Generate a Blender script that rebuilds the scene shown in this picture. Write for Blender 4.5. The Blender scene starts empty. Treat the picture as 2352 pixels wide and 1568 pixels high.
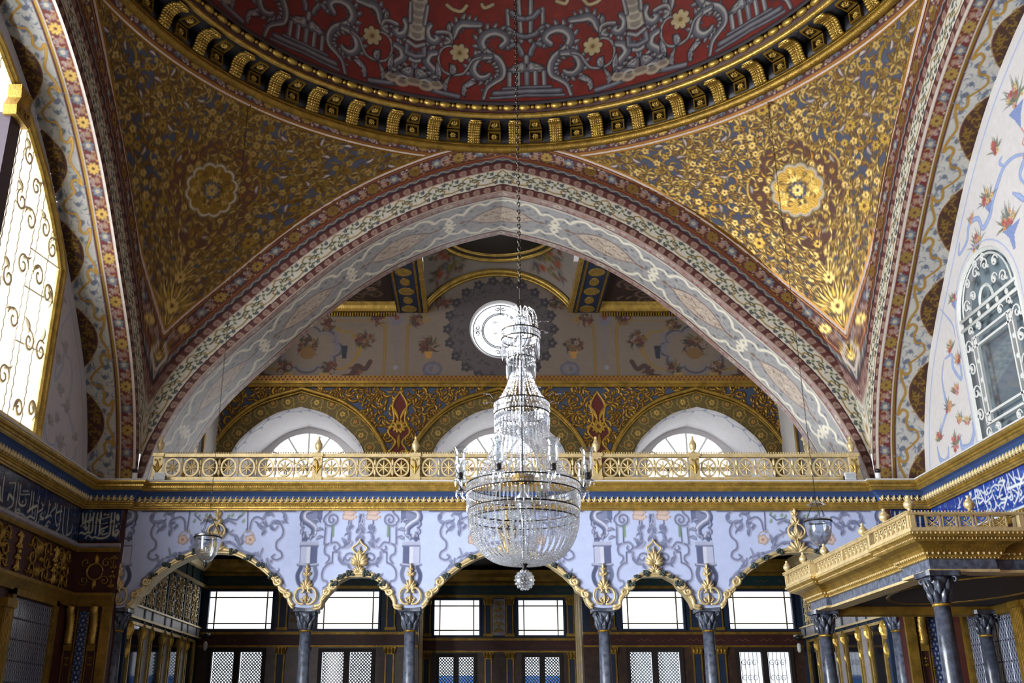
import bpy, math, random
import numpy as np
from mathutils import Matrix, Vector
PI = math.pi
scene = bpy.context.scene
C = scene.collection

# ------------------------------------------------------------------ camera, sky, daylight, exposure
cam_d = bpy.data.cameras.new('camera')
cam_d.sensor_width = 36; cam_d.lens = 35.816; cam_d.shift_x = 0.0344; cam_d.clip_end = 300
cam = bpy.data.objects.new('camera', cam_d); C.objects.link(cam)
cam.location = (-0.41, 0, 1.6); cam.rotation_euler = (PI/2 + math.atan(0.3795), 0, 0)
scene.camera = cam
vs = scene.view_settings
vs.view_transform = 'Standard'; vs.look = 'None'; vs.gamma = 1; vs.use_curve_mapping = False
vs.exposure = 0.22
w = bpy.data.worlds.new('sky'); scene.world = w; w.use_nodes = True
bg = w.node_tree.nodes['Background']; bg.inputs[0].default_value = (.93, .96, 1, 1); bg.inputs[1].default_value = 1.7
def area(name, loc, rot, sx, sy, watts, col=(1, 1, 1), spread=PI):
    l = bpy.data.lights.new(name, 'AREA'); l.shape = 'RECTANGLE'; l.size = sx; l.size_y = sy; l.energy = watts; l.color = col; l.spread = spread
    o = bpy.data.objects.new(name, l); C.objects.link(o); o.location = loc; o.rotation_euler = rot
    return o
# daylight outside the great left-hand window; then two added fills, through made-up openings low left and behind the camera
area('daylight_left_window', (-7.6, 8.9, 7.4), (0, -PI/2 + .12, 0), 4.6, 6.4, 1150, (1, .98, .955))
area('fill_low_left', (-6.75, 7.0, 2.7), (0, -PI/2, 0), 3.2, 5.4, 3300, (1, .985, .97))
area('fill_entrance_slot', (-5.75, -3.4, 3.3), (PI/2, 0, 0), .6, 2.8, 260, (1, .985, .97))
cy = scene.cycles
cy.max_bounces = 8; cy.diffuse_bounces = 5; cy.glossy_bounces = 4; cy.transmission_bounces = 6; cy.transparent_max_bounces = 24
cy.caustics_reflective = False; cy.caustics_refractive = False; cy.sample_clamp_indirect = 6; cy.sample_clamp_direct = 0
cy.use_denoising = True

# ------------------------------------------------------------------ colour + materials
def srgb(c):
    c = np.asarray(c, float)/255
    return np.where(c <= .04045, c/12.92, ((c+.055)/1.055)**2.4)
def mat(name, rgb, rough=.6, metal=0, var=.25, scale=6, bump=0, bscale=60, rgb2=None, spec=.5, coat=0):
    m = bpy.data.materials.new(name); m.use_nodes = True
    nt = m.node_tree; b = nt.nodes['Principled BSDF']; L = nt.links.new
    tc = nt.nodes.new('ShaderNodeTexCoord'); nz = nt.nodes.new('ShaderNodeTexNoise')
    nz.inputs['Scale'].default_value = scale; nz.inputs['Detail'].default_value = 6; nz.inputs['Roughness'].default_value = .65
    L(tc.outputs['Object'], nz.inputs['Vector'])
    rp = nt.nodes.new('ShaderNodeValToRGB'); c1 = srgb(rgb); c2 = srgb(rgb2) if rgb2 else c1*(1-var)
    rp.color_ramp.elements[0].position = .35; rp.color_ramp.elements[1].position = .68
    rp.color_ramp.elements[0].color = (*c2, 1); rp.color_ramp.elements[1].color = (*c1, 1)
    L(nz.outputs['Fac'], rp.inputs[0]); L(rp.outputs[0], b.inputs['Base Color'])
    b.inputs['Roughness'].default_value = rough; b.inputs['Metallic'].default_value = metal
    b.inputs['Specular IOR Level'].default_value = spec; b.inputs['Coat Weight'].default_value = coat
    if bump:
        n2 = nt.nodes.new('ShaderNodeTexNoise'); n2.inputs['Scale'].default_value = bscale; n2.inputs['Detail'].default_value = 3
        L(tc.outputs['Object'], n2.inputs['Vector'])
        bp = nt.nodes.new('ShaderNodeBump'); bp.inputs['Strength'].default_value = bump; bp.inputs['Distance'].default_value = .02
        L(n2.outputs['Fac'], bp.inputs['Height']); L(bp.outputs[0], b.inputs['Normal'])
    return m
def paint_mat(name, rough=.7, grain=.18, gscale=9, bump=.16, goldrough=.41, goldmetal=.8):
    """painted plaster: vertex colour 'Col' carries the pigment, its alpha where the pigment is gold leaf"""
    m = bpy.data.materials.new(name); m.use_nodes = True
    nt = m.node_tree; b = nt.nodes['Principled BSDF']; L = nt.links.new
    at = nt.nodes.new('ShaderNodeAttribute'); at.attribute_name = 'Col'
    tc = nt.nodes.new('ShaderNodeTexCoord'); nz = nt.nodes.new('ShaderNodeTexNoise')
    nz.inputs['Scale'].default_value = gscale; nz.inputs['Detail'].default_value = 8; nz.inputs['Roughness'].default_value = .7
    L(tc.outputs['Object'], nz.inputs['Vector'])
    mr = nt.nodes.new('ShaderNodeMapRange'); mr.inputs[1].default_value = .3; mr.inputs[2].default_value = .75
    mr.inputs[3].default_value = 1-grain; mr.inputs[4].default_value = 1+grain*.4
    L(nz.outputs['Fac'], mr.inputs[0])
    mx = nt.nodes.new('ShaderNodeVectorMath'); mx.operation = 'SCALE'
    L(at.outputs['Color'], mx.inputs[0]); L(mr.outputs[0], mx.inputs['Scale']); L(mx.outputs[0], b.inputs['Base Color'])
    ml = nt.nodes.new('ShaderNodeMath'); ml.operation = 'MULTIPLY'; ml.inputs[1].default_value = goldmetal
    L(at.outputs['Alpha'], ml.inputs[0]); L(ml.outputs[0], b.inputs['Metallic'])
    r2 = nt.nodes.new('ShaderNodeMapRange'); r2.inputs[3].default_value = rough; r2.inputs[4].default_value = goldrough
    L(at.outputs['Alpha'], r2.inputs[0]); L(r2.outputs[0], b.inputs['Roughness'])
    n2 = nt.nodes.new('ShaderNodeTexNoise'); n2.inputs['Scale'].default_value = 45; n2.inputs['Detail'].default_value = 3
    L(tc.outputs['Object'], n2.inputs['Vector'])
    bp = nt.nodes.new('ShaderNodeBump'); bp.inputs['Strength'].default_value = bump; bp.inputs['Distance'].default_value = .02
    L(n2.outputs['Fac'], bp.inputs['Height']); L(bp.outputs[0], b.inputs['Normal'])
    return m
def emit_mat(name, rgb, strength):
    m = bpy.data.materials.new(name); m.use_nodes = True; nt = m.node_tree
    b = nt.nodes['Principled BSDF']; b.inputs['Base Color'].default_value = (*srgb(rgb), 1)
    b.inputs['Emission Color'].default_value = (*srgb(rgb), 1); b.inputs['Emission Strength'].default_value = strength
    b.inputs['Roughness'].default_value = .3
    return m
def glass_mat(name, tint=(.94, .96, .98), body=.12, gloss=.25, rough=.05):
    """thin cut glass: mostly clear, mirror-like at grazing angles, a little white body"""
    m = bpy.data.materials.new(name); m.use_nodes = True; nt = m.node_tree; L = nt.links.new
    nt.nodes.remove(nt.nodes['Principled BSDF']); out = nt.nodes['Material Output']
    tr = nt.nodes.new('ShaderNodeBsdfTransparent'); tr.inputs[0].default_value = (*tint, 1)
    gl = nt.nodes.new('ShaderNodeBsdfGlossy'); gl.inputs['Roughness'].default_value = rough; gl.inputs[0].default_value = (1, 1, 1, 1)
    df = nt.nodes.new('ShaderNodeBsdfTranslucent'); df.inputs[0].default_value = (.9, .93, .97, 1)
    lw = nt.nodes.new('ShaderNodeLayerWeight'); lw.inputs[0].default_value = gloss
    m1 = nt.nodes.new('ShaderNodeMixShader'); m1.inputs[0].default_value = body
    L(tr.outputs[0], m1.inputs[1]); L(df.outputs[0], m1.inputs[2])
    m2 = nt.nodes.new('ShaderNodeMixShader'); L(lw.outputs['Facing'], m2.inputs[0]); L(m1.outputs[0], m2.inputs[1]); L(gl.outputs[0], m2.inputs[2])
    L(m2.outputs[0], out.inputs[0])
    return m
PAINT = paint_mat('painted_plaster')
PAINT_TILE = paint_mat('glazed_tile', rough=.18, grain=.15, bump=.05)
PAINT_WALL = paint_mat('painted_limewash', rough=.85, grain=.1, bump=.08)
PAINT_SOFFIT = paint_mat('burnished_plaster', rough=.42, grain=.2, bump=.1)
PAINT_DOME = paint_mat('dome_fresco', rough=.55, grain=.3, gscale=4)
GOLD = mat('gilding', (206, 170, 84), .36, .62, .45, 9, .25, 40)
GOLD_D = mat('old_gilding', (170, 134, 54), .42, .62, .5, 7, .35, 55)
GOLD_P = mat('pale_gilding', (232, 208, 154), .42, .4, .28, 9, .2, 40)
GILT_IRON = mat('glare_pale_gilt_iron', (246, 230, 190), .5, .1, .15, 9)  # gilt iron paled, window glare on the grille put into its colour
BLUE = mat('blue_paint', (62, 92, 150), .7, 0, .3, 3)
BLACKW = mat('black_marbled_wood', (38, 38, 46), .45, 0, .6, 14, .3, 30)
REDW = mat('dark_red_wood', (70, 26, 22), .55, 0, .4, 6)
STONE = mat('grey_marble', (104, 112, 130), .35, 0, .5, 16, .08, 80, rgb2=(52, 58, 72))
STONE_D = mat('dark_marble', (78, 84, 100), .3, 0, .5, 14, .08, 80, rgb2=(34, 38, 48))
PLASTER = mat('plaster', (206, 202, 198), .9, 0, .12, 3)
LINEN = mat('limewash_white', (222, 220, 222), .9, 0, .1, 2)
DARKB = mat('dark_brown_paint', (40, 30, 28), .7, 0, .4, 5)
NAVY = mat('navy_paint', (30, 48, 78), .55, 0, .35, 5)
TEAL = mat('dark_green_paint', (26, 62, 66), .55, 0, .3, 5)
GREYW = mat('greyish_marble_panel', (172, 168, 176), .4, 0, .2, 8, rgb2=(140, 136, 148))
BROWNM = mat('brown_marble_panel', (78, 54, 42), .4, 0, .4, 8, rgb2=(44, 30, 26))
IRON = mat('black_iron', (34, 32, 32), .45, .6, .3, 10)
STEEL = mat('chain_metal', (66, 60, 54), .35, .9, .3, 10)
WHITEP = mat('white_plastic', (225, 226, 228), .5, 0, .05, 4)
BLACKP = mat('black_plastic', (22, 22, 24), .4, 0, .2, 4)
GREYG = mat('grey_shutter_board', (120, 134, 142), .5, 0, .12, 3)
FLOORM = mat('floor_carpet', (92, 86, 78), .9, 0, .3, 4)
MIRROR = mat('dark_mirror_glass', (70, 76, 92), .06, .9, .2, 3)
PANE = emit_mat('milk_glass_daylight', (250, 252, 255), 1.5)
PANE_U = emit_mat('gallery_glass_daylight', (250, 252, 255), 1.7)
GLASS = glass_mat('lantern_glass', body=.06, gloss=.3)
WGLASS = glass_mat('window_glass', body=.03, gloss=.12)
CRYSTAL = glass_mat('cut_crystal', (.9, .92, .95), body=.2, gloss=.5, rough=.08)

# ------------------------------------------------------------------ object helpers
def tag(o, label=None, cat=None, group=None, kind=None):
    if label: o['label'] = label
    if cat: o['category'] = cat
    if group: o['group'] = group
    if kind: o['kind'] = kind
    return o
def empty(name, loc=(0, 0, 0), **kw):
    o = bpy.data.objects.new(name, None); C.objects.link(o); o.location = loc; o.empty_display_size = .1
    return tag(o, **kw)
def wmat(o):
    return ((wmat(o.parent) @ o.matrix_parent_inverse) if o.parent else Matrix.Identity(4)) @ o.matrix_basis
def par(o, parent):
    if parent is not None:
        o.parent = parent; o.matrix_parent_inverse = wmat(parent).inverted()
    return o
def link(name, me, m, parent=None, loc=None, rotz=0, scale=None, kind=None):
    o = bpy.data.objects.new(name, me); C.objects.link(o)
    if m and not me.materials: me.materials.append(m)
    if loc is not None: o.location = loc
    if rotz: o.rotation_euler = (0, 0, rotz)
    if scale: o.scale = scale
    if kind: o['kind'] = kind
    return par(o, parent)
def grid(P, col=None, mask=None, name='grid'):
    """numpy (ny,nx,3) points -> mesh; col (ny,nx,4) linear rgb + gold mask; mask (ny-1,nx-1) keeps faces"""
    ny, nx = P.shape[:2]
    idx = np.arange(ny*nx).reshape(ny, nx)
    q = np.stack([idx[:-1, :-1], idx[:-1, 1:], idx[1:, 1:], idx[1:, :-1]], -1).reshape(-1, 4)
    if mask is not None: q = q[mask.ravel()]
    used = np.zeros(ny*nx, bool); used[q.ravel()] = True
    re = np.cumsum(used)-1; q = re[q]
    V = P.reshape(-1, 3)[used]
    me = bpy.data.meshes.new(name)
    me.vertices.add(len(V)); me.vertices.foreach_set('co', V.astype(np.float32).ravel())
    me.loops.add(q.size); me.loops.foreach_set('vertex_index', q.astype(np.int32).ravel())
    me.polygons.add(len(q)); me.polygons.foreach_set('loop_start', np.arange(0, q.size, 4, dtype=np.int32))
    me.polygons.foreach_set('use_smooth', np.ones(len(q), bool))
    me.update(calc_edges=True)
    if col is not None:
        a = me.color_attributes.new('Col', 'FLOAT_COLOR', 'POINT')
        a.data.foreach_set('color', col.reshape(-1, 4)[used].astype(np.float32).ravel())
    return me
class MB:
    def __init__(s): s.v = []; s.f = []
    def add(s, v, f):
        n = len(s.v); s.v.extend([tuple(p) for p in v]); s.f.extend([tuple(i+n for i in q) for q in f]); return s
    def box(s, x0, x1, y0, y1, z0, z1):
        return s.add([(x0,y0,z0),(x1,y0,z0),(x1,y1,z0),(x0,y1,z0),(x0,y0,z1),(x1,y0,z1),(x1,y1,z1),(x0,y1,z1)],
                     [(3,2,1,0),(4,5,6,7),(0,1,5,4),(1,2,6,5),(2,3,7,6),(3,0,4,7)])
    def ring(s, rings, closed=False, cap=True):
        n = len(rings[0]); v = [p for r in rings for p in r]; f = []
        m = len(rings)
        for i in range(m if closed else m-1):
            a = i*n; b = ((i+1) % m)*n
            for k in range(n): k2 = (k+1) % n; f.append((a+k, a+k2, b+k2, b+k))
        if cap and not closed: f.append(tuple(range(n-1, -1, -1))); f.append(tuple(range((m-1)*n, m*n)))
        return s.add(v, f)
    def tube(s, pts, r, n=6, closed=False, flat=1, up=None, cap=True):
        P = np.array(pts, float); m = len(P)
        R = np.full(m, r, float) if np.isscalar(r) else np.array(r, float)
        T = np.roll(P, -1, 0)-np.roll(P, 1, 0)
        if not closed: T[0] = P[1]-P[0]; T[-1] = P[-1]-P[-2]
        T /= np.maximum(np.linalg.norm(T, axis=1, keepdims=True), 1e-9)
        if up is None:
            up = np.array((0, 0, 1.)) if abs(T[0][2]) < .9 else np.array((1., 0, 0))
        up = np.array(up, float); rings = []
        a = np.cross(T[0], up); a /= np.linalg.norm(a)+1e-9
        for i in range(m):
            a = a-T[i]*np.dot(a, T[i]); a /= np.linalg.norm(a)+1e-9
            b = np.cross(a, T[i])
            rings.append([P[i]+R[i]*(math.cos(t)*a+math.sin(t)*flat*b) for t in [2*PI*k/n for k in range(n)]])
        return s.ring(rings, closed, cap)
    def lathe(s, prof, n=16, c=(0, 0, 0), flute=0, nf=0):
        rings = [[(c[0]+r*(1+flute*math.cos(nf*2*PI*k/n))*math.cos(2*PI*k/n), c[1]+r*(1+flute*math.cos(nf*2*PI*k/n))*math.sin(2*PI*k/n), c[2]+z) for k in range(n)] for r, z in prof]
        return s.ring(rings)
    def sphere(s, c, r, nu=10, nv=6):
        r = (r, r, r) if np.isscalar(r) else r
        rings = []
        for j in range(1, nv):
            t = PI*j/nv
            rings.append([(c[0]+r[0]*math.sin(t)*math.cos(2*PI*k/nu), c[1]+r[1]*math.sin(t)*math.sin(2*PI*k/nu), c[2]-r[2]*math.cos(t)) for k in range(nu)])
        return s.ring(rings)
    def octa(s, c, r, h):
        x, y, z = c
        return s.add([(x+r,y,z),(x,y+r,z),(x-r,y,z),(x,y-r,z),(x,y,z+h),(x,y,z-h)], [(0,1,4),(1,2,4),(2,3,4),(3,0,4),(1,0,5),(2,1,5),(3,2,5),(0,3,5)])
    def sweep(s, prof, path, closed=False):
        """profile [(d,z)] swept along a plan polyline, d measured to the left of travel, mitred"""
        P = np.array(path, float); m = len(P); rings = []
        for i in range(m):
            a = P[i]-P[i-1] if (i or closed) else P[1]-P[0]
            b = P[(i+1) % m]-P[i] if (i < m-1 or closed) else a
            a = a/np.linalg.norm(a); b = b/np.linalg.norm(b)
            na = np.array((-a[1], a[0])); nb = np.array((-b[1], b[0])); k = na+nb; k = k/max(np.dot(k, na), .2)
            rings.append([(P[i][0]+k[0]*d, P[i][1]+k[1]*d, z) for d, z in prof])
        return s.ring(rings, closed)
    def prism(s, poly, fn, t):
        """closed 2-D outline extruded: fn(a,b,c)->xyz, c from 0 to t"""
        n = len(poly)
        v = [fn(a, b, 0) for a, b in poly]+[fn(a, b, t) for a, b in poly]
        f = [tuple(range(n-1, -1, -1)), tuple(range(n, 2*n))]+[(i, (i+1) % n, n+(i+1) % n, n+i) for i in range(n)]
        return s.add(v, f)
    def leaf(s, fn, u, v, ang, L, w, t=.02, bend=0):
        """a raised acanthus-like leaf: ridge along the middle, edges on the ground"""
        n = 5; V = []; F = []
        for i in range(n+1):
            k = i/n; a = ang+bend*k; cu = u+L*k*math.cos(ang+bend*k/2); cv = v+L*k*math.sin(ang+bend*k/2)
            ww = w*math.sin(PI*min(1, .12+k*.88))**.8*(1 if i % 2 else .82); nu, nv = -math.sin(a), math.cos(a)
            h = t*(.5+.9*math.sin(PI*k))
            V += [fn(cu+nu*ww, cv+nv*ww, 0), fn(cu+nu*ww*.5, cv+nv*ww*.5, h*.7), fn(cu, cv, h), fn(cu-nu*ww*.5, cv-nv*ww*.5, h*.7), fn(cu-nu*ww, cv-nv*ww, 0)]
        for i in range(n):
            for k in range(4): F.append((i*5+k, i*5+k+1, i*5+k+6, i*5+k+5))
        return s.add(V, F)
    def scroll(s, fn, u, v, r, a0, turns, w, h=None, n=16, grow=.15):
        P = []; R = []
        for i in range(n+1):
            k = i/n; rr = r*(1-(1-grow)*k); a = a0+turns*2*PI*k
            P.append(fn(u+rr*math.cos(a), v+rr*math.sin(a), (h or w)*.5)); R.append(w*(.55+.45*math.sin(PI*k)))
        return s.tube(P, R, 5)
    def mesh(s, name='mesh', smooth=False, mats=None):
        me = bpy.data.meshes.new(name); me.from_pydata(s.v, [], s.f)
        if smooth: me.polygons.foreach_set('use_smooth', np.ones(len(me.polygons), bool))
        me.update(); return me
    def obj(s, name, m, parent=None, smooth=False, kind=None, **kw):
        return link(name, s.mesh(name, smooth), m, parent, kind=kind, **kw)
def crom(pts, n=8, closed=False):
    P = np.array(pts, float)
    if len(P) < 3 and not closed: return np.array([P[0]+(P[-1]-P[0])*k/n for k in range(n+1)])
    Q = np.vstack([P[-1:], P, P[:2]]) if closed else np.vstack([2*P[0]-P[1], P, 2*P[-1]-P[-2]])
    out = []
    for i in range(len(Q)-3):
        a, b, c, d = Q[i:i+4]
        for k in range(n):
            t = k/n
            out.append(.5*(2*b+(c-a)*t+(2*a-5*b+4*c-d)*t*t+(3*b-a-3*c+d)*t**3))
    if not closed: out.append(P[-1])
    return np.array(out)
def copy_of(o, parent=None, loc=None, rotz=None, scale=None):
    c = o.copy(); C.objects.link(c)
    if parent is not None: par(c, parent)
    if loc is not None: c.location = loc
    if rotz is not None: c.rotation_euler = (0, 0, rotz)
    if scale is not None: c.scale = scale
    return c
def copy_tree(o, loc, rotz=0, label=None):
    r = o.copy(); C.objects.link(r); r.location = loc; r.rotation_euler = (0, 0, rotz)
    if label: r['label'] = label
    for ch in list(o.children):
        c = ch.copy(); C.objects.link(c); c.parent = r
        for g in list(ch.children):
            d = g.copy(); C.objects.link(d); d.parent = c
    return r
# ------------------------------------------------------------------ painting on a raster that is later carried by mesh vertices
def col4(c):
    return np.array([*srgb(c[:3]), c[3] if len(c) > 3 else 0.])
class Cv:
    def __init__(s, u0, u1, v0, v1, res, bg):
        s.res = res; s.u = np.linspace(u0, u1, int(round((u1-u0)*res))+1); s.v = np.linspace(v0, v1, int(round((v1-v0)*res))+1)
        s.a = np.empty((len(s.v), len(s.u), 4)); s.a[:] = col4(bg); s.du = s.u[1]-s.u[0]; s.dv = s.v[1]-s.v[0]
    def win(s, a, b, c, d):
        i0 = max(0, int((a-s.u[0])/s.du)); i1 = min(len(s.u), int((b-s.u[0])/s.du)+2)
        j0 = max(0, int((c-s.v[0])/s.dv)); j1 = min(len(s.v), int((d-s.v[0])/s.dv)+2)
        return (slice(j0, j1), slice(i0, i1)) if i1 > i0 and j1 > j0 else None
    def put(s, sl, cov, col, al=1):
        k = np.clip(cov, 0, 1)[..., None]*al; s.a[sl] = s.a[sl]*(1-k)+col4(col)*k
    def stroke(s, pts, w, col, al=1, smooth=0):
        P = crom(pts, smooth) if smooth else np.array(pts, float)
        if callable(w): W = np.array([w(k) for k in np.linspace(0, 1, len(P))])
        elif np.isscalar(w): W = np.full(len(P), w, float)
        else: W = np.interp(np.linspace(0, 1, len(P)), np.linspace(0, 1, len(w)), w)
        m = W.max()+1.5/s.res
        sl = s.win(P[:, 0].min()-m, P[:, 0].max()+m, P[:, 1].min()-m, P[:, 1].max()+m)
        if sl is None: return
        cov = np.zeros((sl[0].stop-sl[0].start, sl[1].stop-sl[1].start))
        for i in range(len(P)-1):
            a, b = P[i], P[i+1]; mm = max(W[i], W[i+1])+1.5/s.res
            q = s.win(min(a[0], b[0])-mm, max(a[0], b[0])+mm, min(a[1], b[1])-mm, max(a[1], b[1])+mm)
            if q is None: continue
            U = s.u[q[1]][None]; V = s.v[q[0]][:, None]; d = b-a; l2 = d@d+1e-12
            t = np.clip(((U-a[0])*d[0]+(V-a[1])*d[1])/l2, 0, 1)
            D = np.hypot(U-a[0]-t*d[0], V-a[1]-t*d[1]); r = W[i]+(W[i+1]-W[i])*t
            c = np.clip((r-D)*s.res+.5, 0, 1)
            sub = cov[q[0].start-sl[0].start:q[0].stop-sl[0].start, q[1].start-sl[1].start:q[1].stop-sl[1].start]
            np.maximum(sub, c, out=sub)
        s.put(sl, cov, col, al)
    def disc(s, u, v, ru, rv=None, col=(0, 0, 0), rot=0, al=1, hole=0):
        rv = rv or ru; m = max(ru, rv)+1.5/s.res; sl = s.win(u-m, u+m, v-m, v+m)
        if sl is None: return
        U = s.u[sl[1]][None]-u; V = s.v[sl[0]][:, None]-v; c, k = math.cos(rot), math.sin(rot)
        r = np.hypot((U*c+V*k)/ru, (V*c-U*k)/rv); q = min(ru, rv)
        cov = np.clip((1-r)*q*s.res+.5, 0, 1)
        if hole: cov = np.minimum(cov, np.clip((r-hole)*q*s.res+.5, 0, 1))
        s.put(sl, cov, col, al)
    def lobed(s, u, v, r, n, amp, col, rot=0, su=1, sv=1, hole=0, al=1):
        m = r*(1+amp)*max(su, sv)+2/s.res; sl = s.win(u-m, u+m, v-m, v+m)
        if sl is None: return
        U = (s.u[sl[1]][None]-u)/su; V = (s.v[sl[0]][:, None]-v)/sv
        R = r*(1-amp+2*amp*np.abs(np.cos(n*(np.arctan2(V, U)-rot)/2))**.7); D = np.hypot(U, V)
        cov = np.clip((R-D)*s.res+.5, 0, 1)
        if hole: cov = np.minimum(cov, np.clip((D-(R-hole))*s.res+.5, 0, 1))
        s.put(sl, cov, col, al)
    def poly(s, pts, col, al=1):
        P = np.array(pts, float); sl = s.win(P[:, 0].min(), P[:, 0].max(), P[:, 1].min(), P[:, 1].max())
        if sl is None: return
        U = s.u[sl[1]][None]; V = s.v[sl[0]][:, None]; ins = np.zeros((V.shape[0], U.shape[1]), bool)
        for (x0, y0), (x1, y1) in zip(P, np.roll(P, -1, 0)):
            if y0 == y1: continue
            ins ^= ((V >= min(y0, y1)) & (V < max(y0, y1))) & (U < (x1-x0)*(V-y0)/(y1-y0)+x0)
        s.put(sl, ins.astype(float), col, al)
    def rect(s, a, b, c, d, col, al=1):
        sl = s.win(a, b, c, d)
        if sl: s.put(sl, np.ones((sl[0].stop-sl[0].start, sl[1].stop-sl[1].start)), col, al)
    def leaf(s, u, v, ang, L, w, col, bend=.6, out=None):
        P = [(u+L*k*math.cos(ang+bend*k), v+L*k*math.sin(ang+bend*k)) for k in (0, .25, .5, .75, 1)]
        W = [w*.3, w*.9, w, w*.65, .1*w]
        if out: s.stroke(P, [q+.011 for q in W], out)
        s.stroke(P, W, col)
    def curl(s, u, v, r, a0, turns, w, col, n=18, grow=.12):
        s.stroke([(u+r*(1-(1-grow)*i/n)*math.cos(a0+turns*2*PI*i/n), v+r*(1-(1-grow)*i/n)*math.sin(a0+turns*2*PI*i/n)) for i in range(n+1)], [w, w, w*.7], col)
    def flower(s, u, v, r, n, col, cen=(90, 30, 20), out=None, rot=0):
        if out: s.lobed(u, v, r*1.16, n, .22, out, rot)
        s.lobed(u, v, r, n, .25, col, rot)
        s.disc(u, v, r*.3, None, cen)
    def lut(s, U, V, per=None):
        u = (U-s.u[0])/s.du
        if per: u = np.mod(U-s.u[0], per)/s.du
        v = np.clip((V-s.v[0])/s.dv, 0, len(s.v)-1.001); u = np.clip(u, 0, len(s.u)-1.001)
        i = u.astype(int); j = v.astype(int); fu = (u-i)[..., None]; fv = (v-j)[..., None]
        return (s.a[j, i]*(1-fu)+s.a[j, i+1]*fu)*(1-fv)+(s.a[j+1, i]*(1-fu)+s.a[j+1, i+1]*fu)*fv
def wrap(per):   # repeat a motif so that a periodic canvas joins up
    return (-per, 0, per)
def strokes(txt):
    out = []
    for l in txt.strip().split('\n'):
        q = l.split(); out.append((q[0], np.array([[float(k)/1000 for k in p.split(',')] for p in q[1:]])))
    return out
rnd = random.Random(7)
GO = (150, 120, 48, 1); GO2 = (182, 152, 84, 1); GOD = (120, 82, 20, .8)

# --- the pointed arch that all four sides of the hall share (half profile: x, z)
HALF, ZS, CY, RS = 5.2, 4.86, 8.9, 7.354
PROF = crom([(5.125, 4.86), (5.04, 5.19), (4.94, 5.49), (4.73, 5.94), (4.46, 6.36), (4.07, 6.81), (3.60, 7.28), (2.99, 7.88), (2.38, 8.40), (1.70, 8.85), (1.0, 9.18), (.45, 9.36), (0, 9.47)], 12)
_ph = np.arctan2(PROF[:, 1]-ZS, PROF[:, 0]); _r = np.hypot(PROF[:, 0], PROF[:, 1]-ZS)
_s = np.concatenate([[0], np.cumsum(np.hypot(*np.diff(PROF, axis=0).T))]); SLEN = _s[-1]
_cd = np.cos(np.arctan(np.gradient(_r, _ph)/_r))
def arch_r(ph): return np.interp(np.minimum(ph, PI-ph), _ph, _r)
def arch_s(ph):   # length along the arch measured from the apex, negative on the left
    k = SLEN-np.interp(np.minimum(ph, PI-ph), _ph, _s); return np.where(ph > PI/2, -k, k)
def arch_d(x, z):   # distance outside the inner edge
    ph = np.arctan2(z-ZS, x); q = np.minimum(ph, PI-ph)
    return (np.hypot(x, z-ZS)-arch_r(ph))*np.interp(q, _ph, _cd), arch_s(ph)

# --- the painted bands of the arches
def band_red(h, bgc=(82, 42, 38), fg=(150, 124, 114), per=.17):
    c = Cv(0, per, 0, h, 150, bgc)
    for o in wrap(per):
        c.disc(o+per/2, h*.5, h*.34, None, fg, hole=.66); c.disc(o+per/2, h*.5, h*.17, None, (160, 120, 96)); c.disc(o+per/2, h*.5, h*.07, None, (90, 30, 28))
        for k in (-1, 1):
            c.leaf(o+per/2+k*per*.27, h*.5, k*1.2, h*.4, h*.09, fg, .9); c.leaf(o+per/2+k*per*.27, h*.5, -k*1.2, h*.4, h*.09, fg, -.9)
    c.rect(0, per, 0, .012, (176, 150, 132)); c.rect(0, per, h-.012, h, (66, 22, 22))
    return c
def band_white(h=.25, per=.53):
    c = Cv(0, per, 0, h, 130, (206, 200, 184)); G = (66, 78, 58); B = (58, 66, 84); O = (142, 112, 44)
    zz = [(0, .15*h), (.12, .22*h), (.10, .42*h), (.20, .55*h), (.19, .78*h), (per/2, .93*h), (per-.19, .78*h), (per-.20, .55*h), (per-.10, .42*h), (per-.12, .22*h), (per, .15*h)]
    c.stroke(zz, .0105, O)
    for o in wrap(per):
        for u, v, k in ((o+per/2, h*.42, 1), (o, h*.72, 1)):
            for q in range(4): c.leaf(u+.035*math.cos(q*PI/2+PI/4), v+.035*math.sin(q*PI/2+PI/4), q*PI/2+PI/4, .062, .013, G, .7)
            c.flower(u, v, .022, 4, (110, 120, 76), (60, 70, 60))
        for u, v in ((o+per/2-.11, h*.2), (o+per/2+.11, h*.2), (o+.10, h*.82), (o-.10, h*.82), (o+per/2, h*.14)):
            c.flower(u, v, .026, 5, B, (190, 180, 160)); c.leaf(u, v, 2.4, .06, .008, G); c.leaf(u, v, .6, .06, .008, G)
        for k in (-1, 1):
            c.leaf(o+k*.06, h*.52, PI/2-k*1.0, .13, .012, G, k*-.8); c.leaf(o+per/2+k*.05, h*.62, PI/2-k*1.1, .12, .012, G, k*-.6)
    return c
def band_zig(h=.1, per=.16):
    c = Cv(0, per, 0, h, 150, (46, 62, 84)); w = [(0, h*.35), (per/4, h*.72), (per/2, h*.35), (per*.75, h*.72), (per, h*.35)]
    w = [(0, h*.25), (per/2, h*.62), (per, h*.25)]
    c.poly([(0, h*1.1), (0, h*.25), (per/2, h*.62), (per, h*.25), (per, h*1.1)], (104, 98, 92))
    c.stroke(w, .008, (156, 146, 128)); c.stroke([(a, b+.022) for a, b in w], .004, (70, 66, 70))
    c.rect(0, per, h-.018, h, (116, 34, 30)); c.rect(0, per, 0, .008, (60, 24, 24))
    return c
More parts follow.
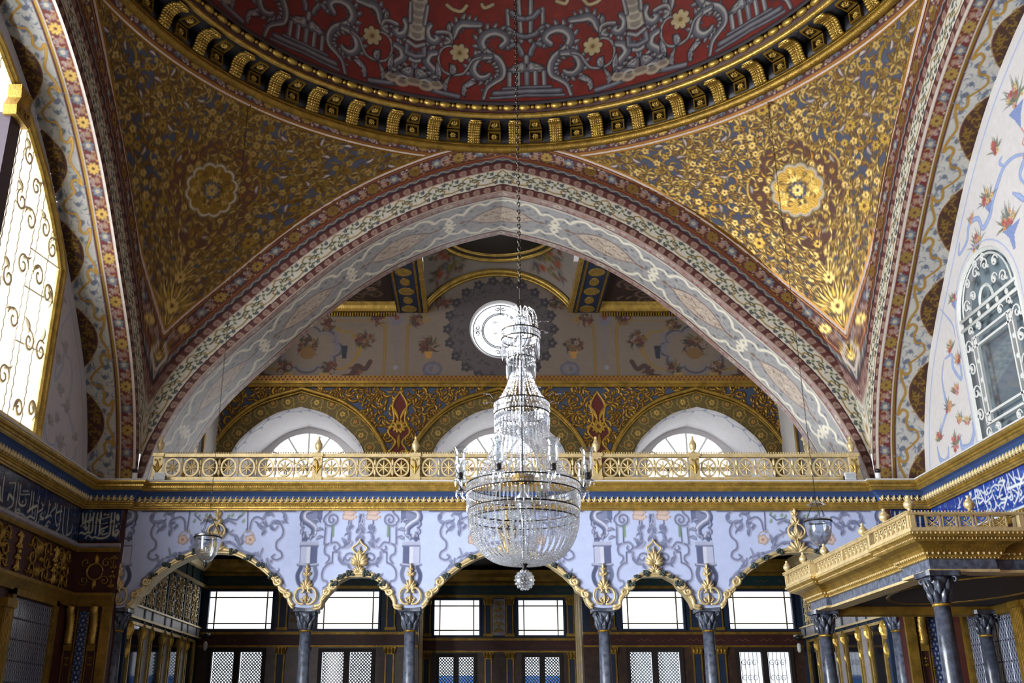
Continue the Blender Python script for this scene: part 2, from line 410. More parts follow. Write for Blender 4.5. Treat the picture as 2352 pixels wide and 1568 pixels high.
def band_floral(h=.24, per=.62, bgc=(88, 44, 40), gold=True):
    c = Cv(0, per, 0, h, 140, bgc); W = (168, 156, 150); BL = (112, 118, 128)
    for o in wrap(per):
        for u in (0, per/2):
            for k in (-1, 1): c.leaf(o+u+k*.085, h*.5-k*.06, PI/2*k+.0, .13, .017, W, 1.2); c.leaf(o+u+k*.12, h*.5+k*.06, -PI/2*k, .11, .012, (176, 130, 110), 1.4)
        c.disc(o, h*.5, .078, None, (150, 96, 80)); c.flower(o, h*.5, .068, 9, GO2 if gold else W, (96, 50, 20), (80, 40, 20))
        c.flower(o+per/2, h*.52, .058, 7, BL, (190, 170, 120), (60, 44, 50)); c.disc(o+per/2, h*.52, .03, None, (186, 178, 168), hole=.6)
        for k in (-1, 1):
            c.flower(o+k*per*.25, h*.42, .036, 6, (150, 118, 104), (180, 150, 80)); c.curl(o+k*per*.27, h*.7, .035, 0, 1.2*k, .007, W)
            c.leaf(o+k*per*.36, h*.25, k*.6, .09, .009, (170, 130, 60), .8); c.disc(o+k*per*.17, h*.82, .014, None, (196, 178, 150)); c.disc(o+k*per*.17, h*.16, .014, None, GO2)
    c.rect(0, per, 0, .012, (150, 100, 40, .7)); c.rect(0, per, h-.008, h, (150, 100, 40, .7))
    return c
BR = band_red(.13); BR2 = band_red(.14, (92, 46, 42)); BW = band_white(); BZ = band_zig(); BF = band_floral()
DB = np.array([0, .13, .38, .52, .62, .86, .875, .905, .93])
def arch_paint(s, d):
    out = np.empty(d.shape+(4,)); out[:] = col4((88, 34, 32))
    for lo, hi, c, per in ((-9, .13, BR, .17), (.13, .38, BW, .53), (.38, .52, BR2, .17), (.52, .62, BZ, .16), (.62, .86, BF, .62)):
        k = (d >= lo) & (d < hi)
        if k.any(): out[k] = c.lut(s[k]+(.265 if c is BW else 0), np.clip(d[k]-max(lo, 0), 0, None), per)
    k = (d >= .86) & (d < .875); out[k] = col4((86, 26, 28))
    k = (d >= .875) & (d < .905); out[k] = col4((206, 186, 172))
    k = (d >= .905); out[k] = col4((150, 104, 34, .8))
    return out
def face_mesh():
    nphi, nt = 1250, 84
    ph = np.linspace(0, PI, nphi)[None]; t = np.linspace(0, 1, nt)[:, None]
    r0 = arch_r(ph); r = r0+(5.2-r0)*t; x = r*np.cos(ph); z = ZS+r*np.sin(ph)
    d, s = arch_d(x, z)
    return grid(np.stack([x, np.zeros_like(x), z], -1)[:, ::-1], arch_paint(s, d)[:, ::-1], name='arch_face')
def soffit_mesh(depth, nv, canvas, per, ns=1050, off=0):
    ph = np.linspace(0, PI, ns)[None]; v = np.linspace(0, depth, nv)[:, None]
    # even spacing along the arch
    sv = np.linspace(-SLEN, SLEN, ns); k = np.abs(sv); x = np.interp(SLEN-k, _s, PROF[:, 0])*np.sign(sv); z = np.interp(SLEN-k, _s, PROF[:, 1])
    X = np.broadcast_to(x, (nv, ns)); Z = np.broadcast_to(z, (nv, ns)); Y = np.broadcast_to(v, (nv, ns))
    return grid(np.stack([X, Y, Z], -1), canvas.lut(np.broadcast_to(sv+off, (nv, ns)), Y, per), name='arch_soffit')
def soffit_back_canvas():
    per, D = 1.78, 1.5
    c = Cv(0, per, 0, D, 78, (172, 170, 170)); r = random.Random(3)
    for i in range(190):
        u, v = r.random()*per, .2+r.random()*(D-.4)
        for o in wrap(per):
            if abs(u) < 2: c.leaf(u+o, v, i*2.4, .07, .011, (130, 134, 144) if i % 3 else (196, 194, 188), 1.2)
            if i % 5 == 0: c.flower(u+o, v, .03, 5, (104, 112, 126), (170, 160, 130))
    CR = (250, 244, 222); M = D/2
    for o in (-per, 0, per, 2*per):
        L = [(o-.62, M), (o-.5, M+.03), (o-.36, M+.14), (o-.14, M+.24), (o+.14, M+.24), (o+.36, M+.14), (o+.5, M+.03), (o+.62, M)]
        c.poly(L+[(u, 2*M-v) for u, v in L[::-1]], (204, 188, 172)); c.stroke(L, .012, (146, 112, 100), smooth=4); c.stroke([(u, 2*M-v) for u, v in L], .012, (118, 84, 72), smooth=4)
        for i in range(130):
            a, b = (r.random()*2-1)*.42, (r.random()*2-1)*.2
            if abs(b) < .22*(1-abs(a)/.5): c.leaf(o+a, M+b, r.random()*6.3, .055, .010, (232, 218, 186) if i % 2 else (136, 104, 90), 1.5)
        for k in (-1, 1):
            c.poly([(o+k*.60, M), (o+k*.66, M+.045), (o+k*.74, M), (o+k*.66, M-.045)], (140, 110, 84))
        h = o+per/2
        for sv in (-1, 1):
            c.stroke([(h-0.00, M+sv*0.03), (h-0.05, M+sv*0.12), (h-0.00, M+sv*0.24), (h-0.14, M+sv*0.33), (h-0.24, M+sv*0.26), (h-0.34, M+sv*0.42), (h-0.50, M+sv*0.49), (h-0.62, M+sv*0.41), (h-0.73, M+sv*0.49), (h-0.89, M+sv*0.45)], [.03, .026, .032, .022], CR, smooth=5)
            c.stroke([(h+0.00, M+sv*0.03), (h+0.05, M+sv*0.12), (h+0.00, M+sv*0.24), (h+0.14, M+sv*0.33), (h+0.24, M+sv*0.26), (h+0.34, M+sv*0.42), (h+0.50, M+sv*0.49), (h+0.62, M+sv*0.41), (h+0.73, M+sv*0.49), (h+0.89, M+sv*0.45)], [.03, .026, .032, .022], CR, smooth=5)
        c.stroke([(h-.09, M), (h+.09, M)], .03, CR)
    for a, b in ((0, .17), (D-.17, D)):
        c.rect(0, per, a, b, (168, 142, 136))
        for i in range(4):
            u = i*per/4; m = (a+b)/2
            for o in (0, per):
                c.disc(u+o, m, .075, .048, (210, 200, 184) if i % 2 == 0 else (168, 130, 116)); c.disc(u+o, m, .03, .02, (150, 110, 90))
                for k in (-1, 1):
                    c.leaf(u+o+k*.1, m-.04, k*.5, .16, .014, (168, 150, 140), .7*k); c.disc(u+o+k*.17, m+.03, .024, None, (150, 70, 62)); c.disc(u+o+k*.2, m-.03, .018, None, (196, 190, 180))
    for q in (.17, .2, D-.2, D-.17): c.rect(0, per, q-.009, q+.009, (212, 206, 194) if q in (.2, D-.2) else (96, 50, 46))
    return c, per
def soffit_side_canvas():
    per, D = 1.24, .68
    c = Cv(0, per, 0, D, 105, (188, 186, 180)); r = random.Random(5)
    f = band_floral(.2, .62, (104, 36, 34)); U = np.broadcast_to(c.u, (len(c.v), len(c.u))); V = np.broadcast_to(c.v[:, None], U.shape)
    k = (V > .02) & (V < .22); c.a[k] = f.lut(U[k], V[k]-.02, .62)
    c.rect(0, per, 0, .02, (214, 206, 196)); c.rect(0, per, .22, .235, (196, 184, 172)); c.rect(0, per, .235, .262, GO); c.rect(0, per, .262, .27, (90, 40, 34))
    for i in range(60):
        u, v = r.random()*per, .29+r.random()*.38
        for o in wrap(per):
            c.leaf(u+o, v, r.random()*6.3, .08, .009, (104, 118, 138), 1.6)
            if i % 4 == 0: c.flower(u+o, v, .03, 6, (92, 106, 130), (150, 120, 80))
    for o in (-per, 0, per):   # dark lobes standing on the wall
        L = [(o+.08, .69), (o+.12, .64), (o+.2, .58), (o+.34, .49), (o+.46, .455), (o+.58, .455), (o+.70, .49), (o+.84, .58), (o+.92, .64), (o+.96, .69)]
        c.poly(L, (66, 36, 20)); c.stroke(L, .011, (96, 52, 44), smooth=4); c.stroke([(a, b-.018) for a, b in L], .005, (206, 190, 150), smooth=4)
        for i in range(44):
            a = .16+r.random()*.72; b = .47+r.random()*.2
            if b > .47+1.0*(a-.52)**2: c.leaf(o+a, b, r.random()*6.3, .07, .0085, GO, 1.8)
        W = [(o+.10, .42), (o+.22, .44), (o+.27, .37), (o+.2, .31), (o+.34, .33), (o+.52, .40), (o+.7, .33), (o+.84, .31), (o+.77, .37), (o+.82, .44), (o+.94, .42)]
        c.stroke(W, .019, (140, 104, 40), smooth=5); c.stroke(W, .012, (190, 150, 66, .8), smooth=5)
        c.stroke([(o+.94, .42), (o+1.02, .52), (o+1.12, .60), (o+1.22, .56), (o+1.24, .46), (o+1.34, .42)], .015, (176, 136, 56, .7), smooth=5)
    return c, per
def pend_canvas():
    """gilded arabesque of the pendentives; p across, q up the sphere; drawn for one half and mirrored"""
    c = Cv(-.25, 4.1, .4, 6.0, 84, (66, 72, 92)); r = random.Random(11); OUT = (70, 44, 16)
    pts = []
    for i in range(9000):
        p, q = r.random()*4.1, .6+r.random()*5.4
        if p > .2+(q-1)*.95: continue
        if all((p-a)**2+(q-b)**2 > .125**2 for a, b in pts): pts.append((p, q))
    for u, v, rr, t in ((1.1, 4.9, .5, 1), (2.1, 5.35, .42, -1), (1.5, 4.0, .45, -1), (.75, 3.1, .4, 1), (1.0, 5.6, .3, 1), (.5, 2.4, .3, -1), (2.9, 5.6, .3, 1), (1.9, 4.6, .34, 1)):
        for k, cc in ((.030, OUT), (.021, GO)): c.curl(u, v, rr, .6, 1.7*t, k, cc, 36)
    for i, (p, q) in enumerate(pts):
        for k in range(4):
            a = r.random()*6.3; L = .08+r.random()*.13
            c.leaf(p+.05*math.cos(a), q+.05*math.sin(a), a, L, .010+r.random()*.010, (GO, GO2, (140, 100, 26, 1), (112, 80, 24, 1))[r.randrange(4)], r.choice((-1.5, 1.5)), OUT)
    # red-brown lobed field around the medallion
    RB = (92, 48, 22); M = (0, 4.38)
    R0 = [(0, 5.42), (.16, 5.2), (.34, 5.05), (.42, 4.9), (.62, 4.78), (.72, 4.55), (.66, 4.35), (.7, 4.12), (.55, 3.95), (.42, 3.72), (.3, 3.55), (.2, 3.35), (0, 3.15)]
    c.poly(R0+[(-a, b) for a, b in R0[::-1]], RB, .82); c.stroke(R0, .016, GO, smooth=4)
    for i in range(90):
        p, q = r.random()*.62, 3.35+r.random()*1.9
        if p < .72-abs(q-4.38)*.62: c.leaf(p, q, r.random()*6.3, .13, .018, GO if i % 3 else (150, 104, 30, 1), 1.2, (64, 30, 14))
    for i, (p, q) in enumerate(pts):
        if i % 11 == 7: c.leaf(p, q, r.random()*6.3, .12, .017, (186, 170, 164), .5, OUT)
        elif i % 5 in (1, 3):   # spray of long serrated leaves
            a = r.random()*6.3
            for k in range(5): c.leaf(p, q, a+(k-2)*.55, .17-.025*abs(k-2), .015, (GO, GO2, (132, 98, 30, 1))[k % 3], .35*(k-2), OUT)
        else: c.flower(p, q, (.026+r.random()*.026)*(1.6 if i % 9 == 0 else 1), r.choice((5, 6, 8)), GO2 if i % 3 else GO, (88, 32, 18), OUT, r.random())
    for k in range(9):
        for q0, L in ((2.55, .42), (2.2, .3), (3.0, .26)): c.leaf(0, q0, PI/2-(k-1)*.22, L, .022, GO2 if k % 2 else GO, .3, OUT)
    c.flower(0, 2.58, .10, 9, GO2, (100, 60, 20), OUT); c.flower(0, 3.02, .08, 8, GO2, (100, 60, 20), OUT)
    c.lobed(0, 4.38, .40, 12, .07, (120, 104, 60)); c.lobed(0, 4.38, .375, 12, .07, (200, 190, 176)); c.lobed(0, 4.38, .352, 12, .07, (138, 108, 44, 1))
    for i in range(120):
        a, b = r.random()*6.3, r.random()*.3; c.leaf(b*math.cos(a), 4.38+b*math.sin(a), r.random()*6.3, .08, .010, (78, 56, 24, .4) if i % 2 else (196, 164, 92, 1), 1.4)
    for k in range(8): c.disc(.1*math.cos(k*PI/4), 4.38+.1*math.sin(k*PI/4), .034, None, (60, 74, 96))
    c.flower(0, 4.38, .075, 8, GO2, (60, 74, 96))
    # finial in the lowest corner
    F = [(0, 1.58), (.06, 1.72), (.12, 1.83), (.07, 1.95), (.05, 2.05)]
    c.stroke(F, .018, (206, 190, 178), smooth=4); c.flower(0, 1.82, .05, 4, GO2, (80, 60, 30))
    return c
def pend_mesh(nphi=590, nt=340, cv=None):
    az = np.linspace(0, PI/2, nphi)[None]; t = np.linspace(0, 1, nt)[:, None]**.9
    rm = HALF/np.maximum(np.cos(az), np.sin(az)); r0 = 5.03; r = r0+(rm-r0)*t; r = np.minimum(r, RS-1e-4)
    x = r*np.sin(az); y = r*np.cos(az); h = np.sqrt(np.maximum(RS**2-r*r, 0)); z = ZS+h
    col = None
    if cv is not None:
        el = np.arcsin(np.clip(h/RS, 0, 1)); p = np.abs(RS*(az-PI/4)*np.cos(el)); q = RS*el
        col = cv.lut(p, q)
        def far(a, dep):   # distance from the arch edge measured over the wall and then over the sphere
            d, s = arch_d(a, z); ph = np.arctan2(z-ZS, a); dw = (5.2-arch_r(ph))*np.interp(np.minimum(ph, PI-ph), _ph, _cd)
            return dw+np.hypot(np.maximum(d-dw, 0), HALF-dep), s
        d1, s1 = far(x, y); d2, s2 = far(y, x)
        tip = (p < .05+.10*np.clip((q-1.56)/.3, 0, 1)) & (q > 1.6) & (q < 2.05)
        ringd = RS*(math.asin(math.sqrt(RS**2-5.03**2)/RS)-el); rs = az*5.05+np.zeros_like(p)
        k = ringd < .26; col[k] = BF.lut(rs[k], ringd[k], .62)
        k = (ringd >= .26) & (ringd < .285); col[k] = col4((206, 186, 172))
        k = (ringd >= .285) & (ringd < .31); col[k] = col4((140, 96, 30, .8))
        d = np.minimum(d1, d2); s = np.where(d1 < d2, s1, s2); k = (d < .93) & ~tip; col[k] = arch_paint(s[k], d[k])
    return grid(np.stack([x, y, z], -1)[::-1], None if col is None else col[::-1], name='pendentive')
NAR="""m -431,4446 -451,4397 -499,4355 -520,4292 -490,4237 -497,3969
m -490,4237 -406,4223 -335,4274 -335,4346 -387,4379 -439,4346 -446,4295 -407,4265 -377,4295 -394,4321
t -397,4219 -404,3969 -490,3969
g -380,4210 -381,4085
m -400,3987 -328,3995 -278,3933 -316,3884 -359,3907 -349,3942
m -433,3978 -483,3933 -479,3845 -427,3809 -421,3756 -458,3712
t -303,3859 -371,3862 -374,3721
m -374,3721 -433,3695 -489,3634 -507,3546 -487,3485 -435,3468 -426,3416 -484,3376
w -281,3862 -285,3792 -236,3721 -148,3695 -108,3634
m -71,3809 -122,3845 -185,3827 -201,3771 -154,3748 -126,3783
w -260,3924 -169,3951 -104,4001
w -215,3933 -169,4022 -157,4112 -178,4174 -154,4228 -114,4219 -135,4183
w -253,4049 -216,4013 -190,3969
w -138,4022 -167,3987 -197,3942
t -171,4246 -168,4295
f -165,4346 -162,4397
w 22,4382 2,4004
w 15,4219 -27,4183 -44,4126
w 7,4094 -28,4067 -43,4022
t 18,4274 -24,4346
t 18,4274 -1,4373"""
WID="""t -1099,4428 -104,4428
w -910,4419 -949,4382 -964,4310 -896,4265 -804,4283 -765,4219 -815,4165 -864,4219
m -897,4255 -941,4165 -930,4076 -865,4004 -864,3915 -931,3862 -946,3792 -869,3756 -809,3792 -845,3827
w -788,4364 -748,4404 -695,4391 -657,4310 -690,4246 -660,4183 -589,4228 -630,4259
w -660,4183 -682,4147 -673,4103
m -657,4310 -564,4346 -497,4292 -473,4165 -436,4144 -436,4174
t -434,4419 -446,4165
r -495,4031 -473,4076
o -554,4076 -513,4130 -430,4147 -392,4076 -437,3987 -492,3969
G -362,4373 -370,4265 -313,4328 -212,4346 -159,4328
t -362,4373 -280,4301 -159,4328
w -266,4255 -171,4301 -106,4274 -111,4192 -189,4130 -249,4162
w -390,4094 -369,4040 -349,3969 -390,3915
w -209,4112 -294,4076 -346,3969 -365,3898
w -356,3898 -240,3987 -133,3987 -76,3933 -125,3889 -154,3924
w -356,3898 -487,3845 -579,3809 -677,3721 -643,3792 -676,3915
w -652,3792 -577,3836 -559,3800
w -765,3721 -810,3616 -884,3581 -961,3512 -1015,3408
w -765,3721 -816,3748
w -743,3774 -769,3686 -853,3634
t -75,4022 -56,4201 -11,4201 -5,4255 31,4255"""
CALR="""b 11886,4242 11686,4242 11484,4235
a 11834,4406 11827,4344 11825,4283 11863,4250 11886,4267 11863,4302 11814,4351
a 11991,4316 12056,4336 12034,4366 11905,4352 11960,4314 12042,4262 12109,4196 12149,4214
a 12246,4338 12155,4353 12079,4331 12074,4289 12108,4282 12136,4318
a 12246,4338 12280,4304 12331,4284
a 12547,4358 12500,4363 12469,4325 12413,4328 12395,4288 12348,4298 12377,4336 12314,4358
a 12547,4358 12604,4296 12637,4298
a 12620,4374 12655,4387 12621,4400 12597,4374 12612,4335 12690,4309 12817,4310 12895,4321
a 12663,4410 12670,4332 12670,4242 12664,4167 12654,4134
a 12577,4396 12542,4341 12487,4250 12447,4180 12425,4124 12472,4087
a 12426,4410 12429,4316 12436,4209 12366,4220 12272,4241 12237,4305
a 12237,4249 12217,4188 12202,4144 12220,4097 12284,4070 12306,4094
a 12344,4164 12378,4176 12346,4187 12328,4150 12342,4112 12391,4071
a 12012,4205 12077,4199 12078,4169 12022,4152 11962,4149 11996,4111 12076,4118 12124,4103 12166,4101 12192,4142
a 11876,4215 11827,4185 11832,4146 11885,4138 11914,4169 11883,4197
a 11914,4169 11935,4138 12009,4079 12053,4043 12082,4074
a 11813,4221 11793,4143 11818,4104 11864,4113
a 11766,4216 11681,4153 11689,4106 11779,4051 11801,4070
a 11784,4404 11709,4312 11650,4209 11659,4084
a 11684,4405 11686,4321 11655,4196
a 11576,4404 11566,4303 11556,4252
a 11445,4338 11520,4273 11605,4199 11663,4149
a 11661,4335 11605,4302 11516,4282 11462,4293
a 11540,4088 11617,4066 11671,4053
a 11596,4173 11580,4140 11620,4110 11624,4150
a 11948,4402 11942,4310 11930,4207 11935,4138
a 13118,4401 13118,4335 13154,4305 13029,4377
a 13200,4281 13113,4285
a 12782,4372 12818,4385 12790,4398 12776,4371 12804,4345 12879,4334
a 12595,4289 12487,4250 12588,4220 12615,4236 12606,4260
d 12170,4398 12165,4397
d 11997,4394 11993,4393
d 12198,4296 12198,4281
d 12148,4189 12147,4178
d 12354,4253 12349,4252
d 11767,4290 11762,4289
d 11852,4145 11852,4145
d 11748,4133 11724,4143
d 12752,4206 12747,4205
d 12388,4106 12386,4106
d 11930,4073 11919,4075
d 12136,4070 12124,4073"""
CALP="""a -5370,4123 -5343,4145 -5324,4109 -5365,4087 -5383,4109
a -5328,4116 -5334,4072 -5370,4064 -5394,4087 -5396,4212 -5402,4383
d -5362,4212 -5361,4212
d -5359,4186 -5358,4186
d -5331,4227 -5329,4227
a -5362,4360 -5369,4323 -5348,4278 -5343,4323 -5362,4360
a -5446,4375 -5445,4249 -5440,4094 -5485,4042 -5578,4028 -5633,4050 -5675,4035 -5731,4072 -5762,4028
a -5422,4271 -5447,4241
a -5481,4190 -5523,4167 -5565,4153 -5567,4109 -5526,4079 -5470,4101
a -5595,4383 -5587,4264
a -5620,4286 -5591,4241 -5583,4064
a -5639,4375 -5643,4241 -5637,4087
a -5691,4375 -5693,4286 -5683,4153 -5706,4101 -5744,4116 -5777,4087 -5825,4109 -5866,4087 -5883,4109 -5885,4227 -5885,4390
a -5741,4368 -5740,4249 -5731,4123
a -5793,4368 -5794,4264 -5779,4153
a -5846,4375 -5826,4227
a -5858,4190 -5792,4249 -5722,4278 -5695,4301 -5716,4314
a -5813,4182 -5767,4175 -5771,4145 -5797,4175
a -5955,4249 -5928,4271 -5902,4241 -5920,4212 -5948,4227 -5912,4153 -5891,4109 -5930,4072
a -5958,4375 -5949,4286
t -5561,4293 -5469,4323
t -5567,4223 -5488,4241
d -5540,4357 -5538,4357
d -5495,4353 -5493,4353
d -5532,4127 -5531,4127"""
CALL="""a 11860,4321 11863,4193 11872,4055 11740,3977
a 11934,4325 11960,4176 11964,4048 11970,3992 12047,3988 12078,4026 12015,4033 11998,3997
a 12089,3996 12180,4001 12249,3982 12325,3991 12377,4020 12459,4017 12522,4022 12502,4118
a 11997,4320 12016,4188 12032,4107 12129,4095 12208,4131 12202,4189
a 12329,4315 12341,4198 12329,4064
a 12394,4316 12413,4180 12430,4051
b 12299,4058 12402,4124 12528,4177
a 12563,4306 12564,4171 12575,4012 12538,3979 12606,3972 12659,4008
a 12653,4243 12711,4181 12588,4109
a 12714,4127 12666,4077 12788,4067 12665,4036
a 12882,4319 12890,4162 12833,4083 12964,4149 13004,4136
a 13059,4321 13093,4279 12955,4175
a 12824,3972 12883,3997 12928,4060 13001,4053
a 12852,3943 12948,4009
a 13145,4332 13134,4217 13152,4123 13213,4058 13256,4087
a 13316,4268 13153,4214 13120,4159
a 13274,4330 13292,4185 13291,4044 13192,3971
a 13383,4339 13398,4199 13424,4034 13501,3977 13587,3999
a 13532,4347 13549,4199 13582,4012 13713,4072 13719,4159
a 11552,4320 11563,4178 11588,4039
a 11500,4195 11538,4060 11603,4036
b 11727,4088 11747,4149 11845,4125
t 12080,4264 12241,4296
t 12038,4212 12283,4268
t 11700,4275 11849,4309
d 12119,4142 12122,4142
d 12726,4231 12734,4254
d 12918,4271 12946,4291
d 12965,3964 12965,3964"""
DOMEM="""P 11,600 89,573 235,494 294,389 6,405
l 13,675 10,579
L 5,394 1,194
L 123,402 123,184
L 241,394 244,172
k -1,145 331,129
K -2,77 455,44
k -4,2 510,-44
L 95,1596 67,936
l 263,1441 243,940
K 34,1299 128,1322 205,1406
K 23,1008 146,1044 253,1147
K 232,921 130,878 76,777 64,714
K 171,895 268,833
S 350,855 274,948 319,1047 444,1093 564,1055 637,940 609,818 523,726 399,636 334,493 347,338 461,234 555,131 607,-59
S 501,686 659,662 742,540 744,409 661,314 563,330 516,381
v 640,665 755,602 826,459 899,357 1055,323 1177,381 1235,497 1238,646 1188,764 1092,819 989,789 955,744
F 943,714 1061,689
p 980,384 996,489 1078,513 1079,383 1035,327
p 1055,323 1147,213 1178,71 1107,21 1123,130
p 696,219 796,263 889,160 912,20 861,-37 847,101
S 657,1205 800,1201 924,1197 998,1120 1029,1011 1078,885
p 1110,1198 1153,1127 1120,1011 1075,1062
s 1077,875 1088,997 1173,1029 1284,1008
s 1156,856 1099,891 1143,933
S 1388,1108 1434,1013 1404,897 1317,847 1252,906 1297,946
S 1280,667 1376,620 1409,493 1305,370 1226,215 1284,33
p 1268,531 1197,376 1205,198 1272,313
K 958,-46 1194,-11 1333,20
S 1325,56 1341,163 1441,190 1555,122
P 1375,241 1430,314 1513,355 1567,360 1552,168
c 1549,124 1540,-29
k 1541,455 1567,360
L 1525,609 1514,484 1576,466
K 1460,756 1453,588 1584,549
L 1462,776 1600,703
l 1463,880 1613,815
T 1540,1371 1495,892
l 1449,1397 1470,1106
r 475,1535 596,1478 643,1531
r 871,1491 944,1396 1072,1410 1163,1469"""
# ------------------------------------------------------------------ the domed hall
floor = link('floor', MB().box(-8, 8, -3, 21, -.2, 0).mesh(), FLOORM, kind='structure')
ceiling = empty('ceiling', kind='structure')
PV = pend_canvas()
pm = pend_mesh(cv=PV)
for i, (sx, sy) in enumerate(((1, 1), (-1, 1), (1, -1), (-1, -1))):
    link('pendentive', pm, PAINT, ceiling, loc=(0, CY, 0), scale=(sx, sy, 1))
def dome_canvas():
    half = PI*4.5/8
    c = Cv(0, half, -.25, 2.9, 110, (116, 42, 34)); r = random.Random(2)
    for i in range(60): c.disc(r.random()*half, r.random()*2.9-.2, .2, .12, (98, 28, 28) if i % 2 else (132, 50, 42), r.random()*3, .25)
    DK, MD, LT, CRM = (36, 30, 34), (104, 104, 110), (166, 163, 156), (176, 160, 122)
    sc = half/1.575
    W = dict(S=.058, s=.030, v=.019, K=.042, k=.022, L=.034, l=.030)
    for t, P in strokes(DOMEM):
        P = P*np.array([sc, 1.0])+np.array([0, .05])
        if t in 'SsvKkLl':
            w = W[t]; sm = 8 if t in 'Ssv' else 0
            Q = crom(P, 8) if sm else P
            T = np.gradient(Q, axis=0); T = T/(np.linalg.norm(T, axis=1, keepdims=True)+1e-9); N = np.stack([-T[:, 1], T[:, 0]], -1)
            if t == 'S':   # fat acanthus scroll: lobed outer edge, rounded shading across
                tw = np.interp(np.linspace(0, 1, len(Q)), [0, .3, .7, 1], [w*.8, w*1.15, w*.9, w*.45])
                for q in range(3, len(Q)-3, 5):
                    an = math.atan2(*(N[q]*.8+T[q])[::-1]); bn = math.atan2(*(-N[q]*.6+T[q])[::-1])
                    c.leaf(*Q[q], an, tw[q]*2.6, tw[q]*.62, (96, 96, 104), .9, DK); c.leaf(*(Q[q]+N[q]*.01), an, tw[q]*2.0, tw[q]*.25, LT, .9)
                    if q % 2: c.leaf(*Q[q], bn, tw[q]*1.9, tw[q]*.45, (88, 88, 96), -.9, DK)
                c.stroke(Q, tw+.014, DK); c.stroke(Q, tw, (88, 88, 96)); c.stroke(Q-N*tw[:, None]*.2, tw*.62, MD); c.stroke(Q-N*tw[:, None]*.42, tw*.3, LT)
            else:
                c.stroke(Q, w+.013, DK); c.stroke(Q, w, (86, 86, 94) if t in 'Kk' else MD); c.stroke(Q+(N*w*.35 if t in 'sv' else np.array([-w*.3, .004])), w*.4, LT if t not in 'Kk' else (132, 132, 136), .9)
        elif t in 'Pp':
            c.stroke(np.vstack([P, P[:1]]), .018, DK); c.poly(P, MD if t == 'P' else (124, 124, 130)); m = P.mean(0)
            c.poly((P-m)*.6+m+np.array([-.012, .012]), (160, 158, 156))
            for q in P: c.stroke([m, q], .005, DK, .8)
        elif t == 'F':
            c.flower(P[0][0], P[0][1], .125, 7, CRM, (120, 96, 60), DK); c.disc(P[0][0], P[0][1], .07, None, (170, 150, 104), hole=.6)
        elif t == 'c':
            for q in range(3): c.disc(P[0][0]-.16*q, P[0][1]-.05*(q % 2)-.02, .11, .07, (164, 150, 128)); c.disc(P[0][0]-.16*q, P[0][1]-.05*(q % 2), .07, .04, (120, 108, 96))
        elif t == 'T':
            c.rect(half-.14, half, P[1][1], 2.9, DK); c.rect(half-.125, half, P[1][1], 2.9, (150, 142, 128))
            for q in range(20): c.disc(half, P[1][1]+.12*q, .115, .07, (178, 168, 150), hole=.72); c.disc(half, P[1][1]+.12*q+.02, .09, .05, (132, 124, 112))
        else:
            c.stroke(P, .034, DK, smooth=4); c.stroke(P, .024, CRM, smooth=4)
    c.rect(0, half, -.25, -.06, (70, 66, 70)); c.stroke([(0, -.06), (half, -.06)], .012, DK)
    return c
DC = dome_canvas()
th = np.radians(np.concatenate([np.linspace(-75, 75, 860), np.linspace(75, 285, 60)[1:]]))
vv = np.concatenate([np.linspace(-.12, 2.3, 165), np.linspace(2.3, PI/2*4.5, 24)[1:]])[:, None]
el = vv/4.5; TH = np.broadcast_to(th[None], (len(vv), len(th)))
dm = np.stack([4.5*np.cos(el)*np.sin(th), 4.5*np.cos(el)*np.cos(th), np.broadcast_to(10.7+4.5*np.sin(el), TH.shape)], -1)
uu = TH*4.5-math.radians(4.7)*4.5; per = PI*4.5/4; uu = np.abs(np.mod(uu+per/2, per)-per/2)
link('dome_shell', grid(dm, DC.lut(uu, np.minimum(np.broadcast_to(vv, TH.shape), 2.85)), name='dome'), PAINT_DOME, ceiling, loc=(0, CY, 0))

# gilded cornice under the dome
trim1 = empty('trim_1', (0, CY, 0), kind='structure')
O = (0, CY, 0)
def ringpart(name, prof, m, n=192):
    b = MB(); b.ring([[((r)*math.sin(2*PI*k/n), r*math.cos(2*PI*k/n), z) for r, z in prof] for k in range(n)], closed=True)
    return b.obj(name, m, trim1, True, loc=O)
def circ(r, z, q, n=9, a0=0, a1=2*PI): return [(r+q*math.cos(a0+(a1-a0)*k/n), z+q*math.sin(a0+(a1-a0)*k/n)) for k in range(n)]
ringpart('lower_moulding', circ(5.03, 10.12, .062), GOLD_D)
ringpart('lower_fillet', [(5.06, 10.15), (4.99, 10.15), (4.985, 10.2), (5.06, 10.2)], GOLD_D)
ringpart('frieze', [(5.05, 10.19), (5.0, 10.19), (5.0, 10.44), (5.05, 10.44)], BLACKW)
ringpart('cornice_soffit', [(5.05, 10.44), (4.62, 10.44), (4.62, 10.47), (5.05, 10.47)], BLACKW)
ringpart('middle_moulding', [(4.66, 10.44), (4.645, 10.43), (4.61, 10.43), (4.59, 10.46), (4.60, 10.50), (4.64, 10.52), (4.7, 10.52)], GOLD)
ringpart('bead_channel', [(4.66, 10.5), (4.615, 10.53), (4.605, 10.6), (4.60, 10.66), (4.66, 10.68)], REDW)
ringpart('upper_moulding', circ(4.545, 10.70, .035), GOLD)
ringpart('upper_fillet', [(4.62, 10.66), (4.57, 10.66), (4.55, 10.68), (4.62, 10.72)], GOLD_D)
